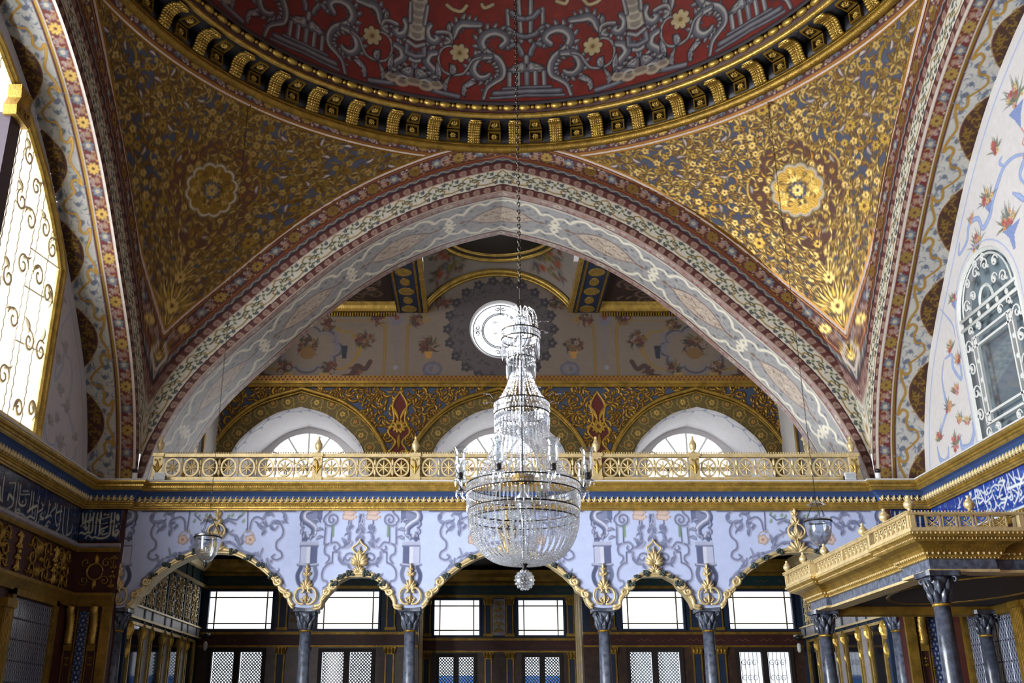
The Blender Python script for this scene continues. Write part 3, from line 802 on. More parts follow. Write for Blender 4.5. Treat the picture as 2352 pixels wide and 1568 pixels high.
# one modillion, one coffer, one bead of each size, then copies around the far side of the ring
b = MB(); ctr = [(4.985, 10.19), (4.955, 10.23), (4.93, 10.29), (4.915, 10.35), (4.88, 10.395), (4.82, 10.415), (4.75, 10.412), (4.70, 10.39), (4.66, 10.375), (4.64, 10.395)]
ctr = crom([(0, a, z) for a, z in ctr], 3); b.tube(ctr, [.034+.006*(i % 2) for i in range(len(ctr))], 10, flat=2.5, up=(1, 0, 0))
for i in range(2, len(ctr)-2, 2):
    p = ctr[i]
    for k in (-1, 1): b.sphere((k*.068, p[1]-.012, p[2]-.020), (.038, .026, .024), 6, 4); b.sphere((k*.032, p[1]-.020, p[2]-.028), (.020, .028, .022), 6, 4)
    b.sphere((0, p[1]-.026, p[2]-.030), (.012, .03, .024), 6, 4)
modm = b.mesh('modillion', True)
b = MB(); fy = 4.998
for x0, x1, z0, z1 in ((-.10, .10, 10.22, 10.24), (-.10, .10, 10.375, 10.395), (-.10, -.08, 10.24, 10.375), (.08, .10, 10.24, 10.375)): b.box(x0, x1, fy-.05, fy, z0, z1)
cofm = b.mesh('coffer'); b = MB(); fn = lambda u, v, c: (u, fy-.012-c, 10.308+v)
for k in range(8): b.leaf(fn, 0, 0, k*PI/4, .058, .018, .03)
b.sphere((0, fy-.035, 10.308), .014, 6, 4); rosm = b.mesh('rosette', True)
b = MB()
for s_ in (-1, 1): b.prism([(s_*.055, 4.72), (s_*.075, 4.72), (s_*.10, 4.92), (s_*.08, 4.92)][::s_], lambda a, q, c: (a, q, 10.44-c), .03)
b.box(-.075, .075, 4.70, 4.72, 10.41, 10.44).box(-.10, .10, 4.92, 4.94, 10.41, 10.44)
cofu = b.mesh('soffit_coffer'); b = MB(); fn = lambda u, v, c: (u, 4.82+v, 10.438-c)
for k in range(8): b.leaf(fn, 0, 0, k*PI/4, .062, .018, .03)
rosu = b.mesh('soffit_rosette', True)
bead1 = MB().sphere((0, 4.595, 10.6), (.094, .052, .058), 12, 8).mesh('bead', True)
bead2 = MB().sphere((0, 4.595, 10.6), .033, 8, 5).mesh('small_bead', True)
for k in range(-10, 11):
    a = math.radians(2.2+7.5*k)
    link('modillion', modm, GOLD, trim1, O, -a)
    a2 = a+math.radians(3.75); f = link('coffer', cofm, GOLD_D, trim1, O, -a2); link('rosette', rosm, GOLD, f, O, -a2)
    f = link('soffit_coffer', cofu, GOLD_D, trim1, O, -a2); link('rosette', rosu, GOLD, f, O, -a2)
nb = 117
for k in range(-26, 27):
    a = 2*PI*(k+.35)/nb; link('bead', bead1, GOLD, trim1, O, -a); link('small_bead', bead2, GOLD, trim1, O, -a-PI/nb)

# walls and great arches
wall_back = empty('wall_back', kind='structure'); wall_left = empty('wall_left', kind='structure')
wall_right = empty('wall_right', kind='structure'); wall_front = empty('wall_front', kind='structure')
fm = face_mesh(); sc_b, per_b = soffit_back_canvas(); sc_s, per_s = soffit_side_canvas()
smb = soffit_mesh(1.5, 84, sc_b, per_b, 980); sms = soffit_mesh(.68, 66, sc_s, per_s, 1250, .3)
link('arch_face', fm, PAINT, wall_back, (0, 14.1, 0)); link('arch_soffit', smb, PAINT_SOFFIT, wall_back, (0, 14.1, 0))
for wl, x, rz in ((wall_right, 5.2, -PI/2), (wall_left, -5.2, PI/2)):
    link('arch_face', fm, PAINT, wl, (x, CY, 0), rz); link('arch_soffit', sms, PAINT, wl, (x, CY, 0), rz)
link('arch_face', fm, PAINT, wall_front, (0, 3.7, 0), PI); link('arch_soffit', sms, PAINT, wall_front, (0, 3.7, 0), PI)
# bay behind the camera: plain plaster box, never in view, slot cut for the added fill
b = MB().box(-8, -6.05, -3.2, -3, 0, 11).box(-5.45, 8, -3.2, -3, 0, 11).box(-6.05, -5.45, -3.2, -3, 0, 1.9).box(-6.05, -5.45, -3.2, -3, 4.7, 11).box(-8, -7.8, -3, 3.0, 0, 11).box(7.8, 8, -3, 3.0, 0, 11).box(-8, 8, -3, 3.6, 9.6, 9.8)
b.box(-8, -5.15, 2.9, 3.65, 0, 9.8).box(5.15, 8, 2.9, 3.65, 0, 9.8)
b.obj('entrance_bay', PLASTER, wall_front)
# lower side walls, piers at the four corners
for wl, s in ((wall_left, -1), (wall_right, 1)):
    x0, x1 = sorted((s*5.88, s*6.3)); b = MB()
    if s > 0: b.box(x0, x1, 3.6, 14.4, 0, 4.6)
    else:   # two unseen window openings, added to let the low fill in
        b.box(x0, x1, 3.6, 4.4, 0, 4.6).box(x0, x1, 6.8, 7.1, 0, 4.6).box(x0, x1, 9.5, 14.4, 0, 4.6).box(x0, x1, 4.4, 9.5, 0, .9).box(x0, x1, 4.4, 9.5, 3.9, 4.6)
        for y0, y1 in ((4.4, 6.8), (7.1, 9.5)):
            MB().box(-6.12, -6.1, y0, y1, .9, 3.9).obj('added_pane', WGLASS, wl); MB().box(-6.14, -6.08, (y0+y1)/2-.03, (y0+y1)/2+.03, .9, 3.9).obj('added_mullion', DARKB, wl)
    b.obj('lower_wall', REDW, wl)
    x0, x1 = sorted((s*5.27, s*5.9)); MB().box(x0, x1, 14.0, 14.4, 0, 4.6).obj('pier', REDW, wl)
    MB().box(x0, x1, 3.3, 3.7, 0, 4.8).obj('pier', REDW, wl)
    # shelf behind the cornice that the arch stands on
    x0, x1 = sorted((s*5.86, s*6.3)); MB().box(x0, x1, 3.7, 14.6, 4.6, 4.79).obj('ledge', PLASTER, wl)

# lunettes above the cornice
def arch_pts_(c_, h, z0, zs, rise, n=18):
    return [(c_-h, z0)]+[(c_-h*math.cos(PI*k/n), zs+rise*math.sin(PI*k/n)) for k in range(n+1)]+[(c_+h, z0)]
def lunette_canvas(side):
    c = Cv(-5.2, 5.2, 4.7, 9.5, 84, (202, 198, 196) if side > 0 else (196, 192, 196)); BL = (150, 166, 204) if side > 0 else (168, 170, 186); r = random.Random(9)
    ph = np.linspace(.02, PI-.02, 150); R = arch_r(ph)-.16
    c.stroke(np.stack([R*np.cos(ph), ZS+R*np.sin(ph)], -1), .012, BL); c.stroke([(-5.0, 4.95), (5.0, 4.95)], .012, BL)
    def bunch(u, v, n, rr, tall=1):
        for i in range(n*3):
            a = PI/2+(r.random()-.5)*2.2; L = rr*(.6+r.random()*.9)*tall; c.leaf(u, v, a, L, .010+.006*r.random(), r.choice(((92, 104, 84), (120, 124, 96), (112, 112, 92), (108, 116, 120)) if side > 0 else ((150, 148, 152), (162, 158, 160))), r.random()-.5)
        for i in range(n):
            a, q = r.random()*6.3, rr*.8*math.sqrt(r.random()); c.flower(u+q*.8*math.cos(a), v+.35*rr+q*math.sin(a)*.7, .024+.016*r.random(), 5, r.choice(((166, 92, 88), (190, 150, 108), (180, 130, 130), (196, 172, 118), (150, 80, 84)) if side > 0 else ((170, 166, 172), (160, 152, 156), (176, 168, 164))), (140, 80, 60) if side > 0 else (140, 134, 140))
    for k in (-1, 1):
        f = lambda P: [(k*a, b) for a, b in P]
        def sc(P, w=.035): c.stroke(f(P), [w*.4, w, w*.8, w*.4], (120, 136, 176), smooth=6); c.stroke(f(P), [w*.2, w*.65, w*.5, w*.2], BL if side > 0 else (186, 188, 200), smooth=6)
        sc([(1.25, 7.75), (1.48, 7.85), (1.72, 7.86), (1.92, 7.75), (2.1, 7.62), (2.24, 7.47), (2.44, 7.41), (2.51, 7.58), (2.74, 7.61), (2.87, 7.44), (3.12, 7.37), (3.06, 7.5)], .04)
        sc([(.9, 7.9), (1.34, 7.68), (1.45, 7.57), (1.38, 7.42)]); sc([(1.66, 7.47), (1.54, 7.36), (1.43, 7.27), (1.0, 7.2)], .04); sc([(1.72, 7.86), (1.80, 7.96), (1.72, 8.0)], .025)
        sc([(3.98, 6.24), (3.77, 6.22), (3.8, 6.05), (3.64, 5.84), (3.60, 6.03), (3.68, 6.05)], .03); sc([(4.02, 6.23), (4.16, 6.0), (4.16, 5.62), (4.27, 5.49), (4.46, 5.35), (4.4, 5.45)], .026)
        sc([(4.62, 5.18), (4.60, 5.02), (4.48, 4.95), (4.36, 4.98), (4.3, 5.1)], .04); sc([(3.94, 5.12), (3.92, 5.0), (3.71, 4.97), (3.56, 5.1), (3.55, 5.22)], .045); sc([(3.87, 6.92), (3.62, 6.6), (3.6, 6.4)], .014)
        for u, v, n, q in ((1.22, 8.41, 14, .26), (1.83, 8.12, 7, .16), (2.21, 7.62, 12, .2), (1.87, 7.12, 14, .24), (2.64, 7.22, 9, .2), (2.67, 7.62, 4, .1), (3.47, 6.86, 6, .13), (3.78, 6.28, 6, .13), (3.63, 6.06, 5, .13), (4.11, 5.56, 7, .14), (3.84, 5.70, 6, .12), (3.87, 5.34, 5, .1), (4.09, 5.05, 8, .17), (3.67, 5.24, 4, .12), (4.52, 5.25, 4, .12), (.5, 8.5, 10, .25), (.6, 7.6, 10, .25)):
            bunch(k*u, v, n, q)
        for P_ in ([(1.62, 7.12), (2.02, 7.14), (1.92, 7.02), (1.88, 6.84), (1.83, 6.84), (1.8, 7.0)], [(1.06, 8.38), (1.42, 8.38), (1.32, 8.24), (1.24, 8.08), (1.18, 8.24)], [(2.1, 7.62), (2.3, 7.62), (2.22, 7.5)], [(3.4, 6.86), (3.54, 6.86), (3.47, 6.72)]): c.poly(f(P_), (122, 138, 182) if side > 0 else BL)
        c.stroke(f([(1.23, 8.08), (1.19, 7.97), (1.27, 7.9), (1.22, 7.82), (1.32, 7.74)]), .010, (190, 112, 106) if side > 0 else BL, smooth=4)
        W_ = arch_pts_(2.70, .83, 4.95, 6.45, .84) if side > 0 else []
        if W_: c.stroke([(k*a, b_) for a, b_ in W_], .009, BL)
    return c
def lunette(side, wl, hole):
    cv = lunette_canvas(side)
    fine = cv.u > (.7 if side > 0 else 2.9)   # full detail on the part the hall's far end shows, coarser behind
    ui = np.concatenate([np.flatnonzero(~fine)[::4], np.flatnonzero(fine)]); U, V = np.meshgrid(cv.u[ui], cv.v); A = cv.a[:, ui]
    d, _ = arch_d(U, V); keep = (d < .03) & (V > 4.72) & ~hole(U, V)
    k = keep[:-1, :-1] & keep[1:, :-1] & keep[:-1, 1:] & keep[1:, 1:]
    P = np.stack([np.full_like(U, side*5.88), CY+U, V], -1)
    link('lunette', grid(P, A, k, 'lunette'), PAINT_WALL, wl)
# right: two round-headed windows closed by grey shutters; left: one great window filling most of the lunette
def rhole(U, V):
    q = np.zeros_like(U, bool)
    for c_ in (2.70, -2.70): q |= (np.abs(U-c_) < .75) & (V < 6.45) | (np.hypot((U-c_)/.75, (V-6.45)/.75) < 1)
    return q
LWP = [(3.26, 4.93), (3.26, 7.2), (3.1, 7.42), (2.8, 7.72), (2.3, 8.13), (1.6, 8.55), (.8, 8.9), (0, 9.08)]
_lz = np.array([p[1] for p in LWP]); _lx = np.array([p[0] for p in LWP])
lhole = lambda U, V: np.abs(U) < np.interp(V, _lz, _lx)
lunette(1, wall_right, rhole); lunette(-1, wall_left, lambda U, V: lhole(U, V) & (V < 9.05))
# ------------------------------------------------------------------ arcade wall under the gallery
WT = ([0, .15, .297, .46, .59, .70, .725, .80, .83, .88, 1.0], [3.873, 3.862, 3.80, 3.69, 3.565, 3.425, 3.356, 3.29, 3.19, 3.125, 3.115])
NT = ([0, .21, .41, .49, .59, .69, .73, 1.0], [3.55, 3.545, 3.47, 3.38, 3.31, 3.21, 3.125, 3.115])
BAYS = [(-4.0, 1.28, WT), (-2.015, .705, NT), (0, 1.31, WT), (2.015, .705, NT), (4.0, 1.28, WT)]
COLX = [-5.27, -2.72, -1.31, 1.31, 2.72, 5.27]
def zlow(X):
    X = np.asarray(X, float); z = np.full(X.shape, 3.115)
    for c_, h, T in BAYS:
        k = np.abs(X-c_) <= h; z[k] = np.interp(np.abs(X[k]-c_)/h, *T)
    return z
def lilac_canvas():
    c = Cv(-5.3, 5.3, 3.08, 4.48, 100, (190, 202, 238)); M = (112, 120, 152); D = (78, 86, 118); Lt = (224, 226, 240)
    def st(P, t, cx_, k):
        P = P*np.array([k, 1.])+np.array([cx_, 0])
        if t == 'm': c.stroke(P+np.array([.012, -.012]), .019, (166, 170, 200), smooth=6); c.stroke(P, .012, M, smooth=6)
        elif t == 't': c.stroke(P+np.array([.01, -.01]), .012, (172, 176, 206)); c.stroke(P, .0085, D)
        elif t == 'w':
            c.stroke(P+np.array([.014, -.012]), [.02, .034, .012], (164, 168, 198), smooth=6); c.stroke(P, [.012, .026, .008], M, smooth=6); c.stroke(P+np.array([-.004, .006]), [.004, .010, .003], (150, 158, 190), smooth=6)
            for q in range(1, len(P)-1): c.leaf(P[q][0], P[q][1], math.atan2(*(P[q+1]-P[q])[::-1])+.9*(-1)**q, .08, .016, M, .9)
        elif t == 'g':
            for q in range(5): c.disc(P[0][0], P[0][1]+(P[1][1]-P[0][1])*q/4, .018, .022, (124, 150, 128))
        elif t == 'G':
            for q in P: c.leaf(q[0], q[1], .8, .06, .022, (140, 160, 146), .4)
        elif t == 'f':
            for q, w_ in ((0, .085), (.06, .075), (.12, .05)): c.lobed(P[0][0], P[0][1]+q, w_, 5, .2, (166, 140, 130), su=1.1, sv=.55); c.lobed(P[0][0], P[0][1]+q, w_*.85, 5, .2, (214, 192, 184), su=1.1, sv=.5)
        elif t == 'r':
            c.lobed(P[0][0], P[0][1], .065, 5, .2, (166, 138, 126)); c.lobed(P[0][0], P[0][1], .05, 5, .2, (210, 186, 174)); c.disc(P[0][0], P[0][1], .02, None, (166, 132, 116))
        elif t == 'o': c.stroke(P, .009, (170, 160, 160), smooth=6)
    for cx_ in (-2.015, 2.015):
        for t, P in strokes(NAR):
            for k in (1, -1): st(P, t, cx_, k)
    for cx_ in (-4.0, 0, 4.0):
        for t, P in strokes(WID):
            for k in (1, -1): st(P, t, cx_+.03*k, k)
    for x in COLX:   # painted pedestals with scrolls over each column
        q = -1 if x in (-2.72, 1.31, 5.27) else 1
        R = lambda a, b, e, f, col: c.rect(x+min(q*a, q*b), x+max(q*a, q*b), e, f, col)
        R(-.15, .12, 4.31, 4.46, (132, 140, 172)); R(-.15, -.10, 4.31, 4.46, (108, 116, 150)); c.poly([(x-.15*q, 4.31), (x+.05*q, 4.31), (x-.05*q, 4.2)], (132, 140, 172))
        S = crom([(x-.02*q, 4.44), (x+.08*q, 4.40), (x+.085*q, 4.32), (x+.0*q, 4.26), (x-.07*q, 4.19), (x-.06*q, 4.10), (x+.02*q, 4.07), (x+.05*q, 4.12)], 7)
        for dx, w_, cc in ((.014, .05, D), (0, .042, M), (-.008, .022, (166, 172, 202)), (-.014, .009, Lt)): c.stroke(S+np.array([dx*q, -dx*.5]), [w_*.7, w_, w_*.8, w_*.5], cc)
        for px_, pz_, an in ((-.09, 4.15, 2.2), (-.02, 4.02, 1.2), (.06, 4.03, .7), (.10, 4.10, 1.0), (-.10, 4.03, 2.0), (.08, 4.2, .4), (-.05, 4.3, 2.6)):
            an = an if q > 0 else PI-an; c.leaf(x+px_*q, pz_, an, .11, .026, D, .9*q); c.leaf(x+px_*q-.004, pz_+.006, an, .09, .014, (160, 166, 196), .9*q)
        c.curl(x+.07*q, 4.03, .035, 0, 1.2*q, .012, D)
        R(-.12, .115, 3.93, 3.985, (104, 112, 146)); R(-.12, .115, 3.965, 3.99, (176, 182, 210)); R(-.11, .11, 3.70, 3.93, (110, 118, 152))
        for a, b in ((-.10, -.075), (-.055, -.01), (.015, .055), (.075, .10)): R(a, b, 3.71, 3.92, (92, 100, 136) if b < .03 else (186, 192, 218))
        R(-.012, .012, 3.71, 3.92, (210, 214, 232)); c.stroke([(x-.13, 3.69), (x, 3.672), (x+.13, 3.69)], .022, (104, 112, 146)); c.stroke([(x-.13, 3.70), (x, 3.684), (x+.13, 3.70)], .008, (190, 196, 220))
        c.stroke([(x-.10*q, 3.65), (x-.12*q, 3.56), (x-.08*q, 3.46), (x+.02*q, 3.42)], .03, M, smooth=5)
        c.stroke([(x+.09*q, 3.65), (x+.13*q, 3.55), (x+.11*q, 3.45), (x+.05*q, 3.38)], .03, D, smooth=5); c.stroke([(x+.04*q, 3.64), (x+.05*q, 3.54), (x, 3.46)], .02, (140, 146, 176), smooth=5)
    return c
LC = lilac_canvas()
nx, nz = len(LC.u), 138
X = np.broadcast_to(LC.u, (nz, nx)); zl = zlow(LC.u)[None]; Z = zl+(4.47-zl)*np.linspace(0, 1, nz)[:, None]
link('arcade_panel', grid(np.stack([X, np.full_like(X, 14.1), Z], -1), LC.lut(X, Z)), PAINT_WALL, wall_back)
xs = np.linspace(-5.27, 5.27, 700); zz = zlow(xs); ys = np.array([14.1, 14.42])[:, None]
link('arcade_soffit', grid(np.stack([np.broadcast_to(xs, (2, 700)), np.broadcast_to(ys, (2, 700)), np.broadcast_to(zz, (2, 700))], -1)), GOLD_P, wall_back)
X2 = np.broadcast_to(xs, (12, 700)); Z2 = zz[None]+(4.45-zz[None])*np.linspace(0, 1, 12)[:, None]
link('arcade_back', grid(np.stack([X2, np.full_like(X2, 14.42), Z2], -1)), LINEN, wall_back)
MB().box(-5.9, 5.9, 14.05, 18.3, 4.5, 4.79).obj('gallery_floor', PLASTER, wall_back)
# carved gilt edge of each arch, with dark flower wreaths wound round it
wall_f = lambda u, v, c: (u, 14.1-c, v)
for i, (c_, h, T) in enumerate(BAYS):
    half = crom(list(zip(T[0], T[1])), 4); half = half[half[:, 0] < .9]
    P = [(c_-u*h, z) for u, z in half[::-1]]+[(c_+u*h, z) for u, z in half[1:]]
    pts = [(x, 14.085, z+.02) for x, z in P]
    b = MB(); b.tube(pts, [.024+.009*(k % 2) for k in range(len(pts))], 8, flat=1.1, up=(0, 1, 0)); b.tube([(x, 14.075, z-.018) for x, z in P], .016, 5)
    for s_ in (-1, 1):   # volutes where the curve breaks
        for q, rr in ((.70, .07), (.81, .06)):
            zq = float(np.interp(q if T is WT else q-.2, *T)); b.scroll(wall_f, c_+s_*h*(q if T is WT else q-.2), zq+.035, rr, PI/2, 1.3*s_, .024, .07)
    mo = b.obj('arch_moulding', GOLD_P, wall_back, True)
    for q in ([.2, .36, .5, .63] if T is WT else [.16, .33, .46]):
        for s_ in (-1, 1):
            zq = float(np.interp(q, *T)); b = MB(); rr = random.Random(i*31+int(q*100))
            for k in range(12): b.sphere((c_+s_*q*h+rr.uniform(-.045, .045), 14.055+rr.uniform(-.015, .01), zq+.02+rr.uniform(-.03, .03)), .022, 6, 4)
            b.obj('flower_wreath', mat('wreath_green', (74, 86, 84), .6, .2, .5, 20) if 'wreath_green' not in bpy.data.materials else bpy.data.materials['wreath_green'], mo, True)
# gilt ornaments applied to the panel
def orn_wreath():
    b = MB(); fn = lambda u, v, c: (u, -c, v)
    for s_ in (-1, 1):   # two curling stems closing into a ring
        P = crom([(.015, .03), (.08, .035), (.128, .085), (.142, .15), (.118, .215), (.07, .245), (.03, .225), (.035, .19), (.06, .185)], 5)
        b.tube([fn(s_*a, v, .03) for a, v in P], [.013+.005*(k % 2) for k in range(len(P))], 6)
        for k in range(4): b.leaf(fn, s_*.01, .235, PI/2+s_*(.32+.42*k), .155-.018*k, .030, .04, -s_*.5)
        b.leaf(fn, s_*.02, .05, PI/2-s_*.75, .085, .018, .02); b.scroll(fn, s_*.045, .11, .03, PI/2, s_*1.1, .008)
        b.leaf(fn, 0, .40, PI/2+s_*.75, .085, .026, .03); b.leaf(fn, 0, .47, PI/2+s_*.6, .06, .02, .025)
    b.leaf(fn, 0, .04, PI/2, .15, .020, .03); b.leaf(fn, 0, .235, PI/2, .19, .034, .045); b.leaf(fn, 0, .40, PI/2, .12, .028, .035); b.leaf(fn, 0, .48, PI/2, .10, .022, .03)
    for v in (.235, .41, .48): b.sphere(fn(0, v, .03), .016, 6, 4)
    return b.mesh('wreath_ornament', True)
def orn_palmette():
    b = MB(); fn = lambda u, v, c: (u, -c, v)
    for s_ in (-1, 1):
        for k in range(4): b.leaf(fn, 0, .12, PI/2+s_*(.32+.44*k), .18-.018*k, .042, .045, -s_*.4)
        b.tube([fn(s_*a, v, .025) for a, v in crom([(.0, .43), (.04, .38), (.10, .33), (.06, .27), (.02, .24)], 5)], .013, 5); b.leaf(fn, s_*.0, .02, PI/2+s_*1.1, .10, .022, .03)
        for k in range(3): b.leaf(fn, 0, .0, PI/2+s_*(.3+.5*k), .10, .032, .04)
    b.leaf(fn, 0, .12, PI/2, .24, .03, .035); b.leaf(fn, 0, .0, PI/2, .1, .022, .03); b.sphere(fn(0, .14, .03), .02, 6, 4); b.sphere(fn(0, .44, .02), .016, 6, 4); b.tube([fn(0, 0, .02), fn(0, .15, .02)], .012, 5)
    return b.mesh('palmette_ornament', True)
def orn_tall():
    b = MB(); fn = lambda u, v, c: (u, -c, v)
    for s_ in (-1, 1):
        b.tube([fn(s_*a, v, .025) for a, v in crom([(.02, .16), (.09, .2), (.115, .27), (.08, .33), (.03, .36)], 5)], .015, 5)
        for k in range(3): b.leaf(fn, 0, .15, PI/2+s_*(.35+.42*k), .15, .038, .04, -s_*.4); b.leaf(fn, 0, -.02, PI/2+s_*(.3+.45*k), .17, .042, .045, -s_*.3)
        b.leaf(fn, 0, .34, PI/2+s_*.7, .12, .034, .04, -s_*.5); b.leaf(fn, 0, .46, PI/2+s_*.6, .09, .026, .03)
    for v, L in ((-.02, .2), (.15, .22), (.34, .17), (.48, .12)): b.leaf(fn, 0, v, PI/2, L, .038, .045)
    for v in (.15, .34, .5): b.sphere(fn(0, v, .03), .018, 6, 4)
    return b.mesh('tall_ornament', True)
om, pm_, tm = orn_wreath(), orn_palmette(), orn_tall()
for x in COLX: link('wreath_ornament', om, GOLD_P, wall_back, (x, 14.085, 3.13))
for x in (-2.015, 2.015): link('palmette_ornament', pm_, GOLD_P, wall_back, (x, 14.085, 3.58))
for x in (-4.0, 0, 4.0): link('tall_ornament', tm, GOLD_P, wall_back, (x, 14.085, 3.88))

# ------------------------------------------------------------------ the blue and gold cornice round the hall
trim2 = empty('trim_2', kind='structure')
PATH = [(5.88, 3.7), (5.88, 14.0), (5.24, 14.0), (5.24, 14.1), (-5.24, 14.1), (-5.24, 14.0), (-5.88, 14.0), (-5.88, 3.7)]
def cor(name, prof, m): return MB().sweep(prof, PATH).obj(name, m, trim2)
cor('lower_moulding', [(0, 4.43), (.045, 4.43), (.05, 4.447), (.07, 4.455), (.075, 4.475), (.09, 4.485), (.085, 4.505), (.10, 4.515), (.10, 4.535), (0, 4.535)], GOLD)
cor('cove', [(0, 4.535), (.095, 4.535), (.10, 4.57), (.125, 4.61), (.17, 4.64), (.22, 4.655), (0, 4.655)], BLUE)
cor('upper_moulding', [(0, 4.655), (.225, 4.655), (.24, 4.672), (.25, 4.69), (.265, 4.70), (.262, 4.725), (.285, 4.735), (.30, 4.755), (.30, 4.775), (0, 4.775)], GOLD)
cor('shelf', [(0, 4.775), (.31, 4.775), (.31, 4.795), (0, 4.80)], PLASTER)
def along(path, d):   # points and headings along the cornice line offset by d
    P = np.array(path, float); out = []
    Q = []
    for i in range(len(P)):
        a = P[i]-P[i-1] if i else P[1]-P[0]; c_ = P[i+1]-P[i] if i < len(P)-1 else a
        a = a/np.linalg.norm(a); c_ = c_/np.linalg.norm(c_); na = np.array((-a[1], a[0])); nb_ = np.array((-c_[1], c_[0])); k = na+nb_; Q.append(P[i]+k/max(k@na, .2)*d)
    return np.array(Q)
b = MB()   # fine pearl and dentil rows, too small to count
for dd, z, st_, rr in ((.262, 4.713, .03, .010), (.088, 4.495, .028, .009)):
    Q = along(PATH, dd)
    for a, e in zip(Q[:-1], Q[1:]):
        L = np.linalg.norm(e-a); n = int(L/st_)
        for k in range(n):
            p = a+(e-a)*(k+.5)/n
            if p[1] > 8.5: b.octa((p[0], p[1], z), rr, rr)
b.obj('pearl_rows', GOLD, trim2, kind='stuff')
fn = lambda u, v, c: (u, c, v)
b = MB(); b.leaf(fn, 0, -.01, PI/2, .10, .024, .026, .4); b.leaf(fn, 0, 0, PI/2+.8, .06, .017, .02); b.leaf(fn, 0, 0, PI/2-.8, .06, .017, .02); b.sphere((0, .012, .004), (.028, .016, .014), 6, 4)
lf = b.mesh('cornice_leaf', True); Q = along(PATH, .105)
for i in range(len(Q)-1):
    a, e = Q[i], Q[i+1]; L = np.linalg.norm(e-a); n = max(1, round(L/.079)); ang = math.atan2(e[1]-a[1], e[0]-a[0])
    if L < .2: continue
    for k in range(n):
        p = a+(e-a)*(k+.5)/n
        if p[1] > 10.6: link('cornice_leaf', lf, GOLD_P, trim2, (p[0], p[1], 4.535), ang)

# ------------------------------------------------------------------ columns of the arcade
def make_column(z_top=3.115, m=STONE):
    r = empty('column', (0, 0, 0))
    MB().lathe([(.13, 0), (.13, .08), (.115, .1), (.12, .14), (.095, .18), (.09, .2)], 20).obj('base', m, r, True)
    MB().lathe([(.088, .2), (.088, 1.2), (.083, 2.2), (.074, z_top-.30)], 24).obj('shaft', m, r, True)
    MB().lathe([(.076, z_top-.305), (.086, z_top-.298), (.086, z_top-.283), (.076, z_top-.276)], 20).obj('neck_ring', GOLD_D, r, True)
    b = MB().lathe([(.076, z_top-.276), (.08, z_top-.2), (.10, z_top-.11), (.135, z_top-.05)], 20)
    for row, (n, z0, L, rr) in enumerate(((8, z_top-.275, .12, .078), (8, z_top-.2, .13, .088))):
        for k in range(n):
            a = 2*PI*(k+.5*row)/n; f2 = lambda u, v, c, a=a, rr=rr: ((rr+c+max(0, v)*.28)*math.cos(a)-u*math.sin(a), (rr+c+max(0, v)*.28)*math.sin(a)+u*math.cos(a), z0+v)
            b.leaf(f2, 0, 0, PI/2, L, .03, .02)
    for k in range(4):
        a = PI/4+k*PI/2; b.scroll(lambda u, v, c, a=a: ((.155+u)*math.cos(a), (.155+u)*math.sin(a), z_top-.075+v), 0, 0, .032, PI, -1.2, .013)
    b.obj('capital', m, r, True)
    P = []
    for k in range(4):
        a = k*PI/2
        for q, rr in ((-.7, .215), (-.35, .165), (0, .15), (.35, .165), (.7, .215)): P.append((rr*math.cos(a+q*1.0), rr*math.sin(a+q*1.0)))
    MB().prism(P, lambda a, c_, t: (a, c_, z_top-.045+t), .045).obj('abacus', m, r)
    return r
col0 = make_column()
clab = ['dark marble column where the arcade meets the left-hand pier', 'grey marble column between the leftmost wide arch and the narrow arch beside it',
        'grey marble arcade column left of the chandelier, carrying the centre arch', 'grey marble arcade column right of the chandelier, carrying the centre arch',
        'grey marble column between the right narrow arch and the arch beside the throne canopy', 'marble column where the arcade meets the right-hand pier, behind the throne canopy']
for i, x in enumerate(COLX):
    o = col0 if i == 0 else copy_tree(col0, (x, 14.25, 0))
    o.location = (x, 14.25, 0); tag(o, clab[i], 'column', 'arcade columns')
